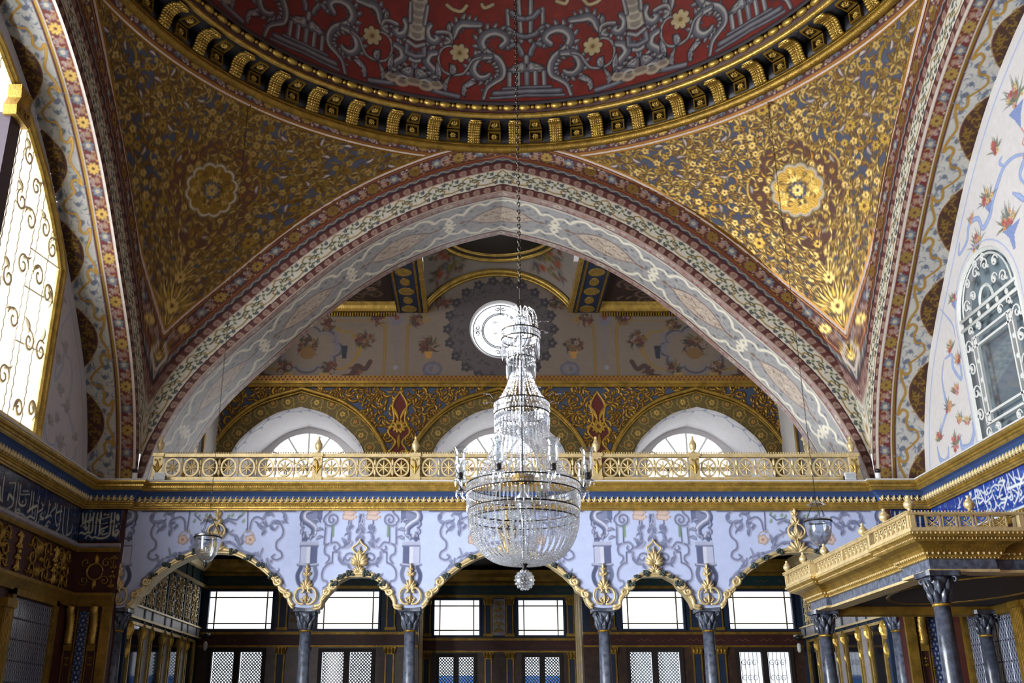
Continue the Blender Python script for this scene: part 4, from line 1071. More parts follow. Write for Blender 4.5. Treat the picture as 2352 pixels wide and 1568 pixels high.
# ------------------------------------------------------------------ windows of the hall
def arch_pts(c_, h, z0, zs, rise, n=18):
    return [(c_-h, z0)]+[(c_-h*math.cos(PI*k/n), zs+rise*math.sin(PI*k/n)) for k in range(n+1)]+[(c_+h, z0)]
WHITE_F = mat('white_painted_iron', (214, 216, 212), .5, 0, .1, 5)
for i, c_ in enumerate((2.70, -2.70)):
    w_ = empty('window_%d' % (i+1), (5.9, CY+c_, 4.9), kind='structure'); X0 = 5.9
    F = lambda u, v, c: (X0-c, CY+u, v)
    P = arch_pts(c_, .75, 4.84, 6.45, .75)
    b = MB(); b.tube([F(u, v, 0) for u, v in P], .035, 4, up=(1, 0, 0)); b.box(X0-.03, X0+.03, CY+c_-.75, CY+c_+.75, 4.84, 4.9); b.obj('window_frame', WHITE_F, w_)
    # reveal behind the frame, then the grey board that closes it
    b = MB(); n = len(P); b.add([F(u, v, 0) for u, v in P]+[F(u, v, -.3) for u, v in P], [(k, k+1, n+k+1, n+k) for k in range(n-1)]); b.obj('reveal', LINEN, w_)
    MB().prism(P, lambda u, v, c: F(u, v, -.16-c), .04).obj('shutter', GREYG, w_)
    b = MB()
    for z in (6.40, 6.53): b.box(X0-.02, X0+.02, CY+c_-.74, CY+c_+.74, z-.018, z+.018)
    for k in range(-3, 4): b.sphere(F(c_+k*.235, 6.465, 0), (.02, .04, .045), 8, 5)
    b.obj('transom', WHITE_F, w_, True)
    b = MB()   # inner arch line and inner rectangle with double bars
    b.tube([F(c_+.63*math.cos(PI*k/16), 6.53+.60*math.sin(PI*k/16), 0) for k in range(17)], .014, 4)
    b.tube([F(c_+.17*math.cos(PI*k/12), 6.53+.22*math.sin(PI*k/12), 0) for k in range(13)], .022, 4)
    for u in (-.40, -.50, .40, .50): b.box(X0-.018, X0+.018, CY+c_+u-.015, CY+c_+u+.015, 5.10, 6.22)
    for z in (5.10, 5.22, 6.10, 6.22): b.box(X0-.018, X0+.018, CY+c_-.5, CY+c_+.5, z-.015, z+.015)
    for k in range(5):
        for u in (-.45, .45): b.sphere(F(c_+u, 5.16+k*.25, 0), (.02, .035, .04), 8, 5)
    b.obj('inner_bars', WHITE_F, w_)
    MB().box(X0+.02, X0+.03, CY+c_-.4, CY+c_+.4, 5.22, 6.10).obj('pane', WGLASS, w_)
    for s_ in (-1, 1):
        for (u, v, r_, a, t) in ((.62, 5.25, .1, 0, 1.3), (.62, 5.55, .1, PI, -1.3), (.62, 5.85, .1, 0, 1.3), (.62, 6.15, .1, PI, -1.3), (.28, 6.31, .07, 0, 1.2), (.5, 6.33, .06, PI, -1.2), (.25, 5.0, .07, 0, 1.2), (.5, 5.0, .07, PI, -1.2), (.28, 6.72, .08, 0, 1.3), (.48, 6.66, .09, PI, -1.3), (.36, 6.92, .08, 0, 1.3), (.12, 6.98, .09, PI, -1.3), (.1, 7.08, .06, 0, 1.3)):
            b = MB(); b.scroll(F, c_+s_*u, v, r_, a if s_ > 0 else PI-a, t*s_, .016, .02, 14); b.leaf(F, c_+s_*u, v, a+.7, r_*1.2, .03, .02); b.obj('scroll', WHITE_F, w_, True)
for i in range(2):   # narrow plain border round each right-hand window
    pass
# the great left-hand window: gilt frame, gilt grille, sky outside
wl = empty('window_3', (-5.88, CY, 4.93), kind='structure')
F = lambda u, v, c: (-5.88+c, CY+u, v)
P = [(u, v) for u, v in LWP]+[(-u, v) for u, v in LWP[::-1][1:]]
b = MB()
for d, c_, r_ in ((.05, .03, .05), (-.02, .01, .035), (.11, .0, .03)): b.tube([F(u*(1+d/3.3), v+d*.5, c_) for u, v in P], r_, 6, up=(1, 0, 0))
b.obj('window_frame', GOLD, wl)
MB().box(-5.95, -5.80, CY-3.3, CY+3.3, 4.82, 4.97).obj('sill', GOLD_P, wl)
b = MB(); n = len(P); b.add([F(u, v, 0) for u, v in P]+[F(u*.97, v, -.55) for u, v in P], [(k, k+1, n+k+1, n+k) for k in range(n-1)]); b.obj('reveal', LINEN, wl)
MB().prism(P, lambda u, v, c: F(u, v, -.32-c), .01).obj('pane', WGLASS, wl)
top = lambda u: float(np.interp(-abs(u), [-3.26, -3.1, -2.8, -2.3, -1.6, -.8, 0], [7.2, 7.42, 7.72, 8.13, 8.55, 8.9, 9.08]))
for s_ in (1, -1):
    for u in (2.86, 2.50, 2.36, 2.02, 1.78, 1.62, .9, .76):
        b = MB(); zt = top(u); m_ = int((zt-4.95)/.035)
        b.tube([F(s_*u+.006*math.cos(k*1.6), 4.95+(zt-4.95)*k/m_, .006*math.sin(k*1.6)) for k in range(m_+1)], .011, 5); b.obj('twisted_bar', GILT_IRON, wl, True)
    for (u, v, r_, a, t) in ((3.05, 5.25, .14, -1, 1.4), (2.7, 5.15, .13, 3.6, -1.4), (3.03, 6.0, .15, 1.0, 1.4), (2.68, 6.0, .15, 2, -1.4), (2.98, 6.75, .17, -1, 1.4), (2.65, 6.85, .16, 3.4, -1.4), (2.9, 7.35, .16, 1, 1.4), (2.62, 7.5, .14, 2.4, -1.4), (2.2, 5.4, .15, 0, 1.3), (2.2, 6.1, .15, 3, -1.3), (2.2, 6.8, .16, 0, 1.4), (2.2, 7.4, .16, 3, -1.4), (2.2, 7.85, .13, 0, 1.4), (1.9, 5.3, .12, 2, 1.3), (1.9, 6.5, .13, 2, 1.3), (1.9, 7.5, .14, 2, 1.3), (1.9, 8.1, .12, 2, 1.3), (.3, 6, .25, 0, 1.3), (.4, 7.4, .25, 2, 1.4)):
        b = MB(); b.scroll(F, s_*u, v, r_, a, t*s_, .022, .03, 18); b.leaf(F, s_*u, v+r_*.7, a, r_*1.5, .03, .03, .8); b.obj('scroll', GILT_IRON, wl, True)
    for z in (5.9, 6.6, 7.1):
        MB().tube([F(s_*2.36, z, 0), F(s_*3.2, z+.12, 0)], .012, 5).obj('cross_bar', GILT_IRON, wl)
    # dark mullion with a gilt console at its head
    MB().box(-6.0, -5.82, CY+s_*1.36-.13, CY+s_*1.36+.13, 4.95, 8.3).obj('mullion', mat('plum_wood', (62, 48, 62), .5, 0, .3, 9), wl)
    b = MB(); b.prism([(-.17, 8.25), (.17, 8.25), (.2, 8.36), (.13, 8.5), (.16, 8.66), (-.16, 8.66), (-.13, 8.5), (-.2, 8.36)], lambda u, v, c: F(s_*1.36+u, v, c-.02), .16)
    for k in (-1, 1): b.scroll(lambda u, v, c: F(s_*1.36+u, v, .14+c), k*.07, 8.36, .05, 0, 1.2*k, .014)
    b.leaf(lambda u, v, c: F(s_*1.36+u, v, .14+c), 0, 8.4, PI/2, .22, .06, .03); b.obj('console', GOLD_D, wl)
tag(MB().box(-9.6, -9.4, 9.2, 10.4, 2, 7.8).obj('outbuilding', mat('brick_red_render', (212, 110, 70), .9, 0, .2, 4)), 'orange-red rendered wall outside the big left-hand window', 'building')

# ------------------------------------------------------------------ gallery behind the great arch
GY = 18.2
wall_far = empty('wall_far', kind='structure')
GO_ = crom([(1.74, 4.9), (1.73, 5.6), (1.6, 6.36), (1.25, 6.92), (.75, 7.31), (0, 7.56)], 8)   # outer arch
GI_ = crom([(1.36, 4.9), (1.34, 5.6), (1.17, 6.36), (.86, 6.76), (.45, 7.05), (0, 7.18)], 8)   # opening
gx = lambda G, z: np.interp(z, G[:, 1], G[:, 0])
GC = (-3.69, 0, 3.69)
def screen_canvas():
    c = Cv(-5.25, 5.25, 4.85, 7.72, 96, (58, 72, 96)); r = random.Random(4); OUT = (70, 40, 18); G1, G2 = (156, 118, 42, 1), (186, 146, 62, 1)
    for cx_ in (-1.845, 1.845, -5.35, 5.35):
        for k in (-1, 1):
            for (u, v, rr, t) in ((.42, 7.32, .2, 1), (.85, 7.42, .16, -1), (.34, 6.95, .16, -1), (.2, 6.62, .12, 1), (.62, 7.08, .12, 1), (1.2, 7.5, .1, 1), (.14, 6.25, .1, -1), (.1, 5.9, .08, 1), (1.5, 7.56, .07, -1)):
                c.curl(cx_+k*u, v, rr, PI/2, 1.5*t*k, .036, OUT); c.curl(cx_+k*u, v, rr, PI/2, 1.5*t*k, .024, G1)
            for i in range(400):
                u = r.random()*1.6; v = 5.6+r.random()*2.0
                if u < .12+max(0, v-6.2)*1.05: c.leaf(cx_+k*u, v, PI/2-k*r.random()*3, .08+.08*r.random(), .019, G1 if i % 2 else G2, k*1.1, OUT)
        c.poly([(cx_-.09, 6.85), (cx_-.14, 7.25), (cx_, 7.5), (cx_+.14, 7.25), (cx_+.09, 6.85), (cx_+.2, 6.7), (cx_+.06, 6.5), (cx_+.2, 6.25), (cx_, 6.05), (cx_-.2, 6.25), (cx_-.06, 6.5), (cx_-.2, 6.7)], (92, 26, 20))
        for k in (-1, 1): c.stroke([(cx_, 7.5), (cx_+k*.13, 7.25), (cx_+k*.10, 6.95), (cx_+k*.2, 6.72), (cx_+k*.06, 6.52), (cx_+k*.19, 6.28), (cx_, 6.06)], .017, G2, smooth=5); c.leaf(cx_+k*.02, 6.95, PI/2-k*.2, .35, .03, G2, k*-.3); c.curl(cx_+k*.09, 6.3, .07, 0, k*1.3, .018, G2)
        c.disc(cx_, 6.82, .125, None, OUT); c.flower(cx_, 6.82, .11, 10, G2, (110, 70, 20)); c.leaf(cx_, 6.68, -PI/2, .3, .035, G1, 0)
    c.rect(-5.25, 5.25, 7.60, 7.72, G1)
    for i in range(80): c.leaf(-5.25+i*.135, 7.66, .6, .09, .018, (206, 160, 70, 1), .5, (96, 66, 20))
    # archivolts: olive ground with fine gold tracery
    U, V = np.meshgrid(c.u, c.v)
    t = Cv(0, .6, 0, .45, 96, (98, 82, 36)); TG = (186, 154, 78, .6)
    for o in wrap(.6):
        t.lobed(o+.15, .2, .12, 7, .12, TG, hole=.013); t.flower(o+.15, .2, .05, 6, TG, (96, 60, 20)); t.lobed(o+.45, .26, .09, 7, .12, TG, hole=.012); t.flower(o+.45, .26, .035, 5, (180, 130, 60, .6), (96, 60, 20))
        for k in range(6): t.leaf(o+k*.1, .06+.3*(k % 2), k*1.3, .1, .007, TG, 1.8)
    for cx_ in GC:
        x = np.abs(U-cx_); k = (x < gx(GO_, V)) & (V < 7.56)
        a = np.arctan2(V-6.0, U-cx_); c.a[k] = t.lut(a[k]*1.45, np.clip(np.hypot(U[k]-cx_, V[k]-6.0)-1.12, 0, .44), .6)
    return c
SC = screen_canvas(); U, V = np.meshgrid(SC.u, SC.v)
keep = np.ones_like(U, bool)
for cx_ in GC: keep &= ~((np.abs(U-cx_) < gx(GI_, V)-.005) & (V < 7.18))
keep &= V > 4.9
k = keep[:-1, :-1] & keep[1:, :-1] & keep[:-1, 1:] & keep[1:, 1:]
lum = SC.a[..., :3].max(-1)
link('gilded_screen', grid(np.stack([U, GY-.03*np.clip(SC.a[..., 3], 0, 1)*np.clip(lum*3, 0, 1), V], -1), SC.a, k), PAINT, wall_far)
for i, cx_ in enumerate(GC):
    f = lambda u, v, c: (u, GY-c, v)
    PO = [(cx_-x, z) for x, z in GO_]+[(cx_+x, z) for x, z in GO_[::-1][1:]]
    PI_ = [(cx_-x, z) for x, z in GI_]+[(cx_+x, z) for x, z in GI_[::-1][1:]]
    b = MB(); b.tube([f(u, v, .02) for u, v in PO], .045, 6, up=(0, 1, 0)); b.tube([f(u*1+(.0), v-.07, .03) for u, v in PO if v > 5], .022, 5, up=(0, 1, 0)); b.obj('arch_moulding', GOLD_D, wall_far, True)
    n = len(PI_)
    PA = np.array(PI_); dep = np.array([-.03, .0, .06, .16, .24, .32, .5, .7, .9, 1.1])[:, None]; sh = np.array([-.02, .0, .01, .012, .014, .02, .03, .04, .05, .06])[:, None]
    Xr = cx_+(PA[None, :, 0]-cx_)*(1-sh); Zr = PA[None, :, 1]-sh*.8+np.zeros_like(Xr); Yr = GY+dep+np.zeros_like(Xr)
    PR = np.stack([Xr, Yr, Zr], -1)
    # finer strip so that the blue leaf border can be painted
    rr = Cv(0, .4, 0, 1.2, 60, (214, 212, 214))
    for o in wrap(.4): rr.stroke([(o, .12), (o+.1, .16), (o+.2, .12), (o+.3, .08), (o+.4, .12)], .012, (120, 132, 160)); rr.leaf(o+.1, .16, .5, .12, .02, (132, 146, 178), .8); rr.leaf(o+.3, .08, -.5, .12, .02, (132, 146, 178), -.8)
    sl = np.concatenate([[0], np.cumsum(np.hypot(*np.diff(PA, axis=0).T))]); ss = np.linspace(0, sl[-1], 260); dd = np.linspace(-.03, 1.1, 40)
    A = np.stack([np.interp(ss, sl, PA[:, 0]), np.interp(ss, sl, PA[:, 1])], -1); q = np.interp(dd, dep[:, 0], sh[:, 0])[:, None]
    G = np.stack([cx_+(A[None, :, 0]-cx_)*(1-q), GY+dd[:, None]+np.zeros((40, 260)), A[None, :, 1]-q*.8], -1)
    link('arch_reveal', grid(G, rr.lut(np.broadcast_to(ss, (40, 260)), np.broadcast_to(dd[:, None]+.03, (40, 260)), .4)), PAINT_WALL, wall_far)
    w_ = empty('window_%d' % (4+i), (cx_, GY+1.1, 4.9), kind='structure')
    R = .80; Q = [(cx_-R, 4.9)]+[(cx_-R*math.cos(PI*k/20), 6.28+.72*math.sin(PI*k/20)) for k in range(21)]+[(cx_+R, 4.9)]
    MB().prism(Q, lambda u, v, c: (u, GY+1.16+c, v), .02).obj('pane', PANE_U, w_)
    # white wall around the pane
    out = [(cx_-1.5, 4.85), (cx_-1.5, 7.4), (cx_+1.5, 7.4), (cx_+1.5, 4.85)]
    b = MB(); n = len(Q)
    ring2 = [(cx_-1.6, 4.85)]+[(cx_-1.6*math.cos(PI*k/20), 6.3+1.3*math.sin(PI*k/20)) for k in range(21)]+[(cx_+1.6, 4.85)]
    b.add([(u, GY+1.1, v) for u, v in Q]+[(u, GY+1.1, v) for u, v in ring2], [(k, k+1, n+k+1, n+k) for k in range(n-1)]); b.add([(u, GY+1.1, v) for u, v in Q]+[(u, GY+1.2, v) for u, v in Q], [(k, k+1, n+k+1, n+k) for k in range(n-1)]); b.obj('window_surround', LINEN, w_)
    for a in (30, 60, 90, 120, 150):
        a = math.radians(a); MB().tube([(cx_, GY+1.12, 6.28), (cx_+R*math.cos(a), GY+1.12, 6.28+.72*math.sin(a))], .018, 4).obj('fan_bar', WHITE_F, w_)
    for u in (-.4, 0, .4): MB().box(cx_+u-.015, cx_+u+.015, GY+1.1, GY+1.13, 4.9, 6.28).obj('mullion', WHITE_F, w_)
    MB().box(cx_-R, cx_+R, GY+1.1, GY+1.14, 6.25, 6.31).obj('transom', WHITE_F, w_)
# gilt cornice over the screen, with a pierced red and gold fringe
trim3 = empty('trim_3', kind='structure')
MB().sweep([(0, 7.58), (.06, 7.58), (.08, 7.62), (.10, 7.64), (.10, 7.68), (0, 7.68)], [(5.2, GY), (-5.2, GY)]).obj('moulding', GOLD_D, trim3)
cf = Cv(0, .08, 7.68, 7.79, 240, (150, 110, 44, .7))
for o in wrap(.08): cf.disc(o+.04, 7.715, .021, None, (80, 24, 18)); cf.disc(o+.04, 7.715, .009, None, (120, 70, 30)); cf.disc(o, 7.765, .018, None, (80, 24, 18))
u = np.linspace(-5.2, 5.2, 1040); v = np.linspace(7.68, 7.79, 12)[:, None]
link('fringe', grid(np.stack([np.broadcast_to(u, (12, 1040)), np.full((12, 1040), GY-.085), np.broadcast_to(v, (12, 1040))], -1), cf.lut(np.broadcast_to(u, (12, 1040)), np.broadcast_to(v, (12, 1040)), .08)), PAINT, trim3)
# painted wall above it, round window in the middle
def upper_canvas():
    c = Cv(-5.2, 5.2, 7.68, 10.25, 84, (116, 103, 92)); Y_, GR, DK = (126, 102, 58), (104, 100, 110), (54, 50, 48); r = random.Random(6)
    def bunch(u, v, rr, n=12):
        n = n*2
        for i in range(n): c.leaf(u, v, r.random()*6.3, rr*(.7+.5*r.random()), .016, r.choice(((58, 54, 44), (72, 66, 48), (50, 48, 46))), .8)
        for i in range(n): a, q = r.random()*6.3, rr*.85*math.sqrt(r.random()); c.flower(u+q*math.cos(a), v+q*.8*math.sin(a), .022+.02*r.random(), 5, r.choice(((92, 56, 46), (126, 108, 98), (80, 46, 44), (108, 84, 56), (62, 56, 46))), (70, 44, 38))
    c.lobed(.05, 8.76, 1.02, 22, .045, (64, 58, 60)); c.lobed(.05, 8.76, .985, 22, .045, (84, 76, 77))
    for i in range(22):
        a = i*2*PI/22; c.flower(.05+1.02*math.cos(a), 8.76+1.02*math.sin(a), .08, 5, (58, 53, 57), (96, 88, 88))
        for k in range(6): q = .72+r.random()*.24; b_ = a+r.random()*.28; c.leaf(.05+q*math.cos(b_), 8.76+q*math.sin(b_), r.random()*6.3, .09, .011, (62, 56, 60), 1.4)
    for k in (-1, 1):
        f = lambda P: [(k*a+.05, b) for a, b in P]
        bunch(.05+k*1.38, 8.42, .2, 14); c.poly(f([(1.30, 8.3), (1.46, 8.3), (1.42, 8.16), (1.34, 8.16)]), (160, 116, 60))
        for i in range(9): c.stroke(f([(1.52-.0*i, 7.74), (1.44-.012*i, 7.86), (1.30+.03*math.cos(i*.4), 8.02+.012*i)]), .012, GR if i % 2 else (84, 80, 90), smooth=4)
        c.disc(k*1.3+.05, 7.95, .19, .15, (90, 86, 96), hole=.7); c.disc(k*1.3+.05, 7.95, .12, .09, GR, hole=.6)
        for x in (1.78, 2.22): c.stroke(f([(x, 7.7), (x, 8.75), (x+.12*(1 if x > 2 else -1), 8.86), (x+.3*(1 if x > 2 else -1), 8.95)]), .026, (112, 84, 40), smooth=4); c.stroke(f([(x, 7.7), (x, 8.75), (x+.12*(1 if x > 2 else -1), 8.86), (x+.3*(1 if x > 2 else -1), 8.95)]), .015, Y_, smooth=4)
        bunch(.05+k*1.62, 8.95, .16); bunch(.05+k*2.36, 8.98, .15); bunch(.05+k*1.12, 9.32, .18)
        c.stroke(f([(1.35, 8.98), (1.5, 8.9), (1.42, 9.1), (1.25, 9.2)]), .02, Y_, smooth=4)
        for x in (1.96, 2.02): c.stroke(f([(x, 8.15), (x, 8.85)]), .008, (104, 100, 110))
        c.disc(.05+k*2.0, 7.98, .045, None, (128, 124, 130)); c.lobed(.05+k*2.0, 8.95, .1, 6, .25, GR); c.disc(.05+k*2.0, 9.0, .05, None, (116, 66, 54))
        c.stroke(f([(2.2, 9.08), (5.1, 9.08)]), .022, (40, 40, 50)); c.stroke(f([(2.5, 8.94), (5.1, 8.94)]), .010, Y_)
        m = .05+k*3.68   # cartouche
        c.lobed(m, 8.35, .50, 8, .10, (74, 72, 84), su=1.25, sv=.9, hole=.05); c.lobed(m, 8.35, .42, 8, .10, GR, su=1.25, sv=.9, hole=.025)
        for i in range(7):
            for q in (-1, 1): c.leaf(m+q*.5, 8.3+i*.05, PI/2-q*(1.3-.15*i), .17, .016, GR, .4)
        bunch(m, 8.42, .24, 18); c.disc(m, 8.27, .15, .12, (112, 84, 52))
        for q in (-1, 1):
            c.stroke([(m+q*.35, 8.95), (m+q*.6, 8.72), (m+q*.8, 8.7), (m+q*.95, 8.5), (m+q*.92, 8.2), (m+q*.75, 7.98), (m+q*.55, 7.95)], .024, Y_, smooth=5)
            c.stroke([(m+q*.85, 8.62), (m+q*1.02, 8.35), (m+q*.85, 8.08)], .018, (130, 100, 50), smooth=5)
            bunch(m+q*.36, 8.86, .15); bunch(m+q*1.08, 8.55, .2, 16); bunch(m+q*.42, 7.98, .16); bunch(m+q*.92, 7.9, .14)
            c.stroke([(m+q*1.2, 8.1), (m+q*1.1, 7.95), (m+q*.95, 8.02), (m+q*.85, 7.84), (m+q*.7, 7.8)], .045, (70, 52, 46), smooth=5)
            c.poly([(m+q*.34-.09, 7.88), (m+q*.34+.09, 7.88), (m+q*.34+.09, 7.72), (m+q*.34-.09, 7.72)], (140, 112, 66)); c.poly([(m+q*.70-.06, 8.42), (m+q*.70+.06, 8.42), (m+q*.70+.04, 8.16), (m+q*.70-.04, 8.16)], (46, 48, 56))
        c.stroke([(m-.12, 9.02), (m, 8.9), (m+.12, 9.02)], .014, Y_, smooth=4)
    return c
UC = upper_canvas(); U, V = np.meshgrid(UC.u, UC.v); keep = (np.hypot(U-.05, V-8.76) > .585) & (V < np.where(np.abs(U) < 1.6, 10.2, 9.3)) & (V > 7.72)
k = keep[:-1, :-1] & keep[1:, :-1] & keep[:-1, 1:] & keep[1:, 1:]
link('painted_wall', grid(np.stack([U, np.full_like(U, GY), V], -1), UC.a, k), PAINT_WALL, wall_far)
ow = empty('window_7', (.05, GY, 8.76), kind='structure')
b = MB(); n = 48; cs = [(math.cos(2*PI*k/n), math.sin(2*PI*k/n)) for k in range(n)]
b.ring([[(.05+r_*c_, y_, 8.76+r_*s_) for c_, s_ in cs] for r_, y_ in ((.60, GY-.01), (.575, GY-.01), (.572, GY+.14))], cap=False); b.obj('reveal', LINEN, ow, True)
MB().prism([(.05+.57*c_, 8.76+.57*s_) for c_, s_ in cs], lambda u, v, c: (u, GY+.10+c, v), .02).obj('pane', PANE_U, ow)
for r_ in (.53, .36, .335):
    MB().tube([(.05+r_*c_, GY+.085, 8.76+r_*s_) for c_, s_ in cs], .010, 4, closed=True).obj('lead_ring', mat('lead', (96, 102, 110), .5, .3) if r_ == .53 else bpy.data.materials['lead'], ow)
LEAD = bpy.data.materials['lead']
for k in range(4):
    a = k*PI/2
    for q in (-1, 1):
        b = MB(); b.scroll(lambda u, v, c: (.05+u, GY+.085-c, 8.76+v), .45*math.cos(a)-q*.055*math.sin(a), .45*math.sin(a)+q*.055*math.cos(a), .05, a+q*PI/2, q*1.1, .011, .011); b.obj('lead_scroll', LEAD, ow)
    MB().tube([(.05+.34*math.cos(a), GY+.085, 8.76+.34*math.sin(a)), (.05+.53*math.cos(a), GY+.085, 8.76+.53*math.sin(a))], .007, 4).obj('lead_bar', LEAD, ow)

# gallery side walls and ceiling
MB().box(-5.5, -5.2, 15.6, 19.5, 4.8, 10.8).box(5.2, 5.5, 15.6, 19.5, 4.8, 10.8).box(-5.2, 5.2, GY+1.3, GY+1.4, 4.8, 7.7).box(-5.2, 5.2, GY+.36, GY+.4, 7.6, 10.8).obj('gallery_side_walls', PLASTER, wall_far)
cg = empty('ceiling_gallery', kind='structure')
for s_ in (-1, 1):   # blue and gold strip on each gallery side wall
    x0, x1 = sorted((s_*5.18, s_*5.2)); MB().box(x0, x1, 16.3, 17.2, 4.9, 7.6).obj('tiled_pilaster', NAVY, wall_far)
    for y in (16.28, 17.22): MB().box(*sorted((s_*5.15, s_*5.2)), y-.04, y+.04, 4.9, 7.6).obj('pilaster_edge', GOLD_D, wall_far)
    for k in range(9):
        b = MB(); f8 = lambda u, v, c: (s_*(5.18-c), 16.75+u, 5.05+k*.3+v)
        for q in range(8): b.leaf(f8, 0, 0, q*PI/4, .22 if q % 2 else .28, .07, .02)
        b.obj('gilt_flower', GOLD_P, wall_far)
MB().box(-5.2, -1.95, 15.6, GY, 9.26, 9.4).box(1.95, 5.2, 15.6, GY, 9.26, 9.4).obj('dark_panel', DARKB, cg)
def panel_cv():
    c = Cv(-1.6, 1.6, 15.6, 18.2, 44, (52, 36, 34)); r = random.Random(8)
    for i in range(26): c.curl(r.uniform(-1.4, 1.4), r.uniform(15.8, 18), .2, r.random()*6, 1.4, .03, (104, 84, 72))
    for i in range(30): c.leaf(r.uniform(-1.4, 1.4), r.uniform(15.8, 18), r.random()*6, .22, .03, (112, 92, 78))
    for i in range(12): c.flower(r.uniform(-1.4, 1.4), r.uniform(15.8, 18), .08, 6, (140, 112, 90))
    return c
pc = panel_cv(); U, V = np.meshgrid(pc.u, pc.v)
for s_ in (-1, 1):
    link('painted_panel', grid(np.stack([U+s_*3.6, V, np.full_like(U, 9.255)], -1), pc.a), PAINT, cg)
    x0, x1 = sorted((s_*1.45, s_*1.95)); MB().box(x0, x1, 15.6, GY, 9.1, 9.5).obj('beam', NAVY, cg)
    MB().box(s_*1.5-.02, s_*1.5+.02, 15.6, GY, 9.085, 9.1).box(s_*1.9-.02, s_*1.9+.02, 15.6, GY, 9.085, 9.1).obj('beam_fillet', GOLD_D, cg)
    for k in range(6):   # gilt lozenges along the beam
        y = 15.9+k*.42; sz = .15 if k % 2 else .09
        MB().prism([(s_*1.7+sz*math.cos(a)*1.0, y+.16*math.sin(a)) for a in [q*PI/6 for q in range(12)]], lambda u, v, c: (u, v, 9.1-c), .012).obj('gilt_lozenge', GOLD, cg)
    b = MB(); b.sweep([(0, 9.10), (.10, 9.10), (.13, 9.14), (.15, 9.2), (.2, 9.26), (0, 9.26)], [(s_*5.2, GY), (s_*1.95, GY)][::s_]); b.obj('wall_moulding', GOLD, cg)
    x0, x1 = sorted((s_*1.44, s_*1.36)); MB().box(x0, x1, 15.6, GY, 9.1, 9.22).obj('vault_fillet', GOLD, cg)
    b = MB()
    for k in range(64): b.box(s_*(2.0+k*.05)-.014, s_*(2.0+k*.05)+.014, GY-.03, GY, 9.02, 9.09)
    b.obj('dentils', GOLD_D, cg, kind='stuff')
# central vault: a shallow sail vault with a gilt ring and a dark little dome
x = np.linspace(-1.42, 1.42, 72); y = np.linspace(15.5, GY, 72); X, Y = np.meshgrid(x, y); r2 = X**2+((Y-16.85)*1.42/1.35)**2
Z = 8.26+np.sqrt(np.maximum(5.0-r2, .02)); keep = r2 > 1.12**2
vc = Cv(-1.45, 1.45, 15.4, 18.3, 60, (142, 132, 122)); r = random.Random(12)
for sx_ in (-1, 1):
    for i in range(34): vc.leaf(sx_*(1.22-.65*r.random()**2), 18.02-.6*r.random()**1.5, r.random()*6.3, .13, .024, r.choice(((70, 66, 56), (104, 96, 52), (110, 70, 52), (80, 80, 84))), 1.2)
    for i in range(12): vc.flower(sx_*(1.2-.5*r.random()), 17.98-.45*r.random(), .06, 6, r.choice(((150, 84, 60), (120, 110, 60), (90, 90, 92))))
k = keep[:-1, :-1] & keep[1:, :-1] & keep[:-1, 1:] & keep[1:, 1:]
link('vault', grid(np.stack([X, Y, Z], -1), vc.lut(X, Y), k), PAINT_WALL, cg)
b = MB(); b.tube([(a, GY-.06, 8.26+math.sqrt(max(5.0-a*a-(1.35*1.42/1.35)**2, .02))-.03) for a in np.linspace(-1.42, 1.42, 33)], .055, 6, up=(0, 1, 0)); b.tube([(a, GY-.02, 8.26+math.sqrt(max(5.0-a*a-2.0, .02))-.10) for a in np.linspace(-1.42, 1.42, 33)], .03, 6, up=(0, 1, 0)); b.obj('wall_rib', GOLD, cg, True)
for rr, z, q, m in ((1.14, 10.10, .05, GOLD), (1.08, 10.14, .04, DARKB), (1.03, 10.17, .06, GOLD)):
    MB().tube([(rr*math.cos(2*PI*k/48), 16.85+rr*.95*math.sin(2*PI*k/48), z) for k in range(48)], q, 6, closed=True).obj('vault_ring', m, cg, True)
MB().lathe([(1.1, 10.15), (.9, 10.6), (.5, 10.9), (.02, 11)], 32, (0, 16.85, 0)).obj('vault_dome', DARKB, cg, True)
# ------------------------------------------------------------------ lower room behind the arcade
wl_far = empty('wall_far_lower', kind='structure')
LAT = mat('white_lattice', (196, 202, 206), .6, 0, .1); LEADB = mat('glazing_lead', (138, 130, 110), .5, .2)
def wall_with_holes(y, x0, x1, up, low, m1, m2):
    b1, b2 = MB(), MB()
    def band(b, z0, z1, holes):
        x = x0
        for a, c_ in sorted(holes)+[(x1, x1)]:
            if a > x: b.box(x, a, y, y+.25, z0, z1)
            x = c_
    band(b2, 0, 1.0, []); band(b2, 1.0, 2.88, low); band(b2, 2.88, 3.17, []); band(b1, 3.17, 3.87, up); band(b1, 3.87, 4.5, [])
    b1.obj('upper_boarding', m1, wl_far); b2.obj('lower_boarding', m2, wl_far)
UPW = [(2.08, 3.20), (3.93, 5.10)]; LOW = [(2.15, 3.12), (4.02, 5.0)]
mir = lambda L: [(-b_, -a) for a, b_ in L]
wall_with_holes(GY, 1.42, 5.3, UPW, LOW, NAVY, BROWNM); wall_with_holes(GY, -5.3, -1.42, mir(UPW), mir(LOW), NAVY, BROWNM)
CUP = [(.33, 1.23)]; CLO = [(.41, 1.16)]; BY = 19.5
wall_with_holes(BY, -1.5, 1.5, CUP+mir(CUP), CLO+mir(CLO), NAVY, BROWNM)
for s_ in (-1, 1):   # cheeks of the bay
    x0, x1 = sorted((s_*1.42, s_*1.6)); MB().box(x0, x1, GY+.2, BY, 0, 4.5).obj('bay_cheek', GREYW, wl_far)
    for y in (GY+.35, GY+.75, GY+1.15): MB().box(min(s_*1.395, s_*1.42), max(s_*1.395, s_*1.42), y-.04, y+.04, 0, 4.0).obj('cheek_pilaster', GOLD_P, wl_far)
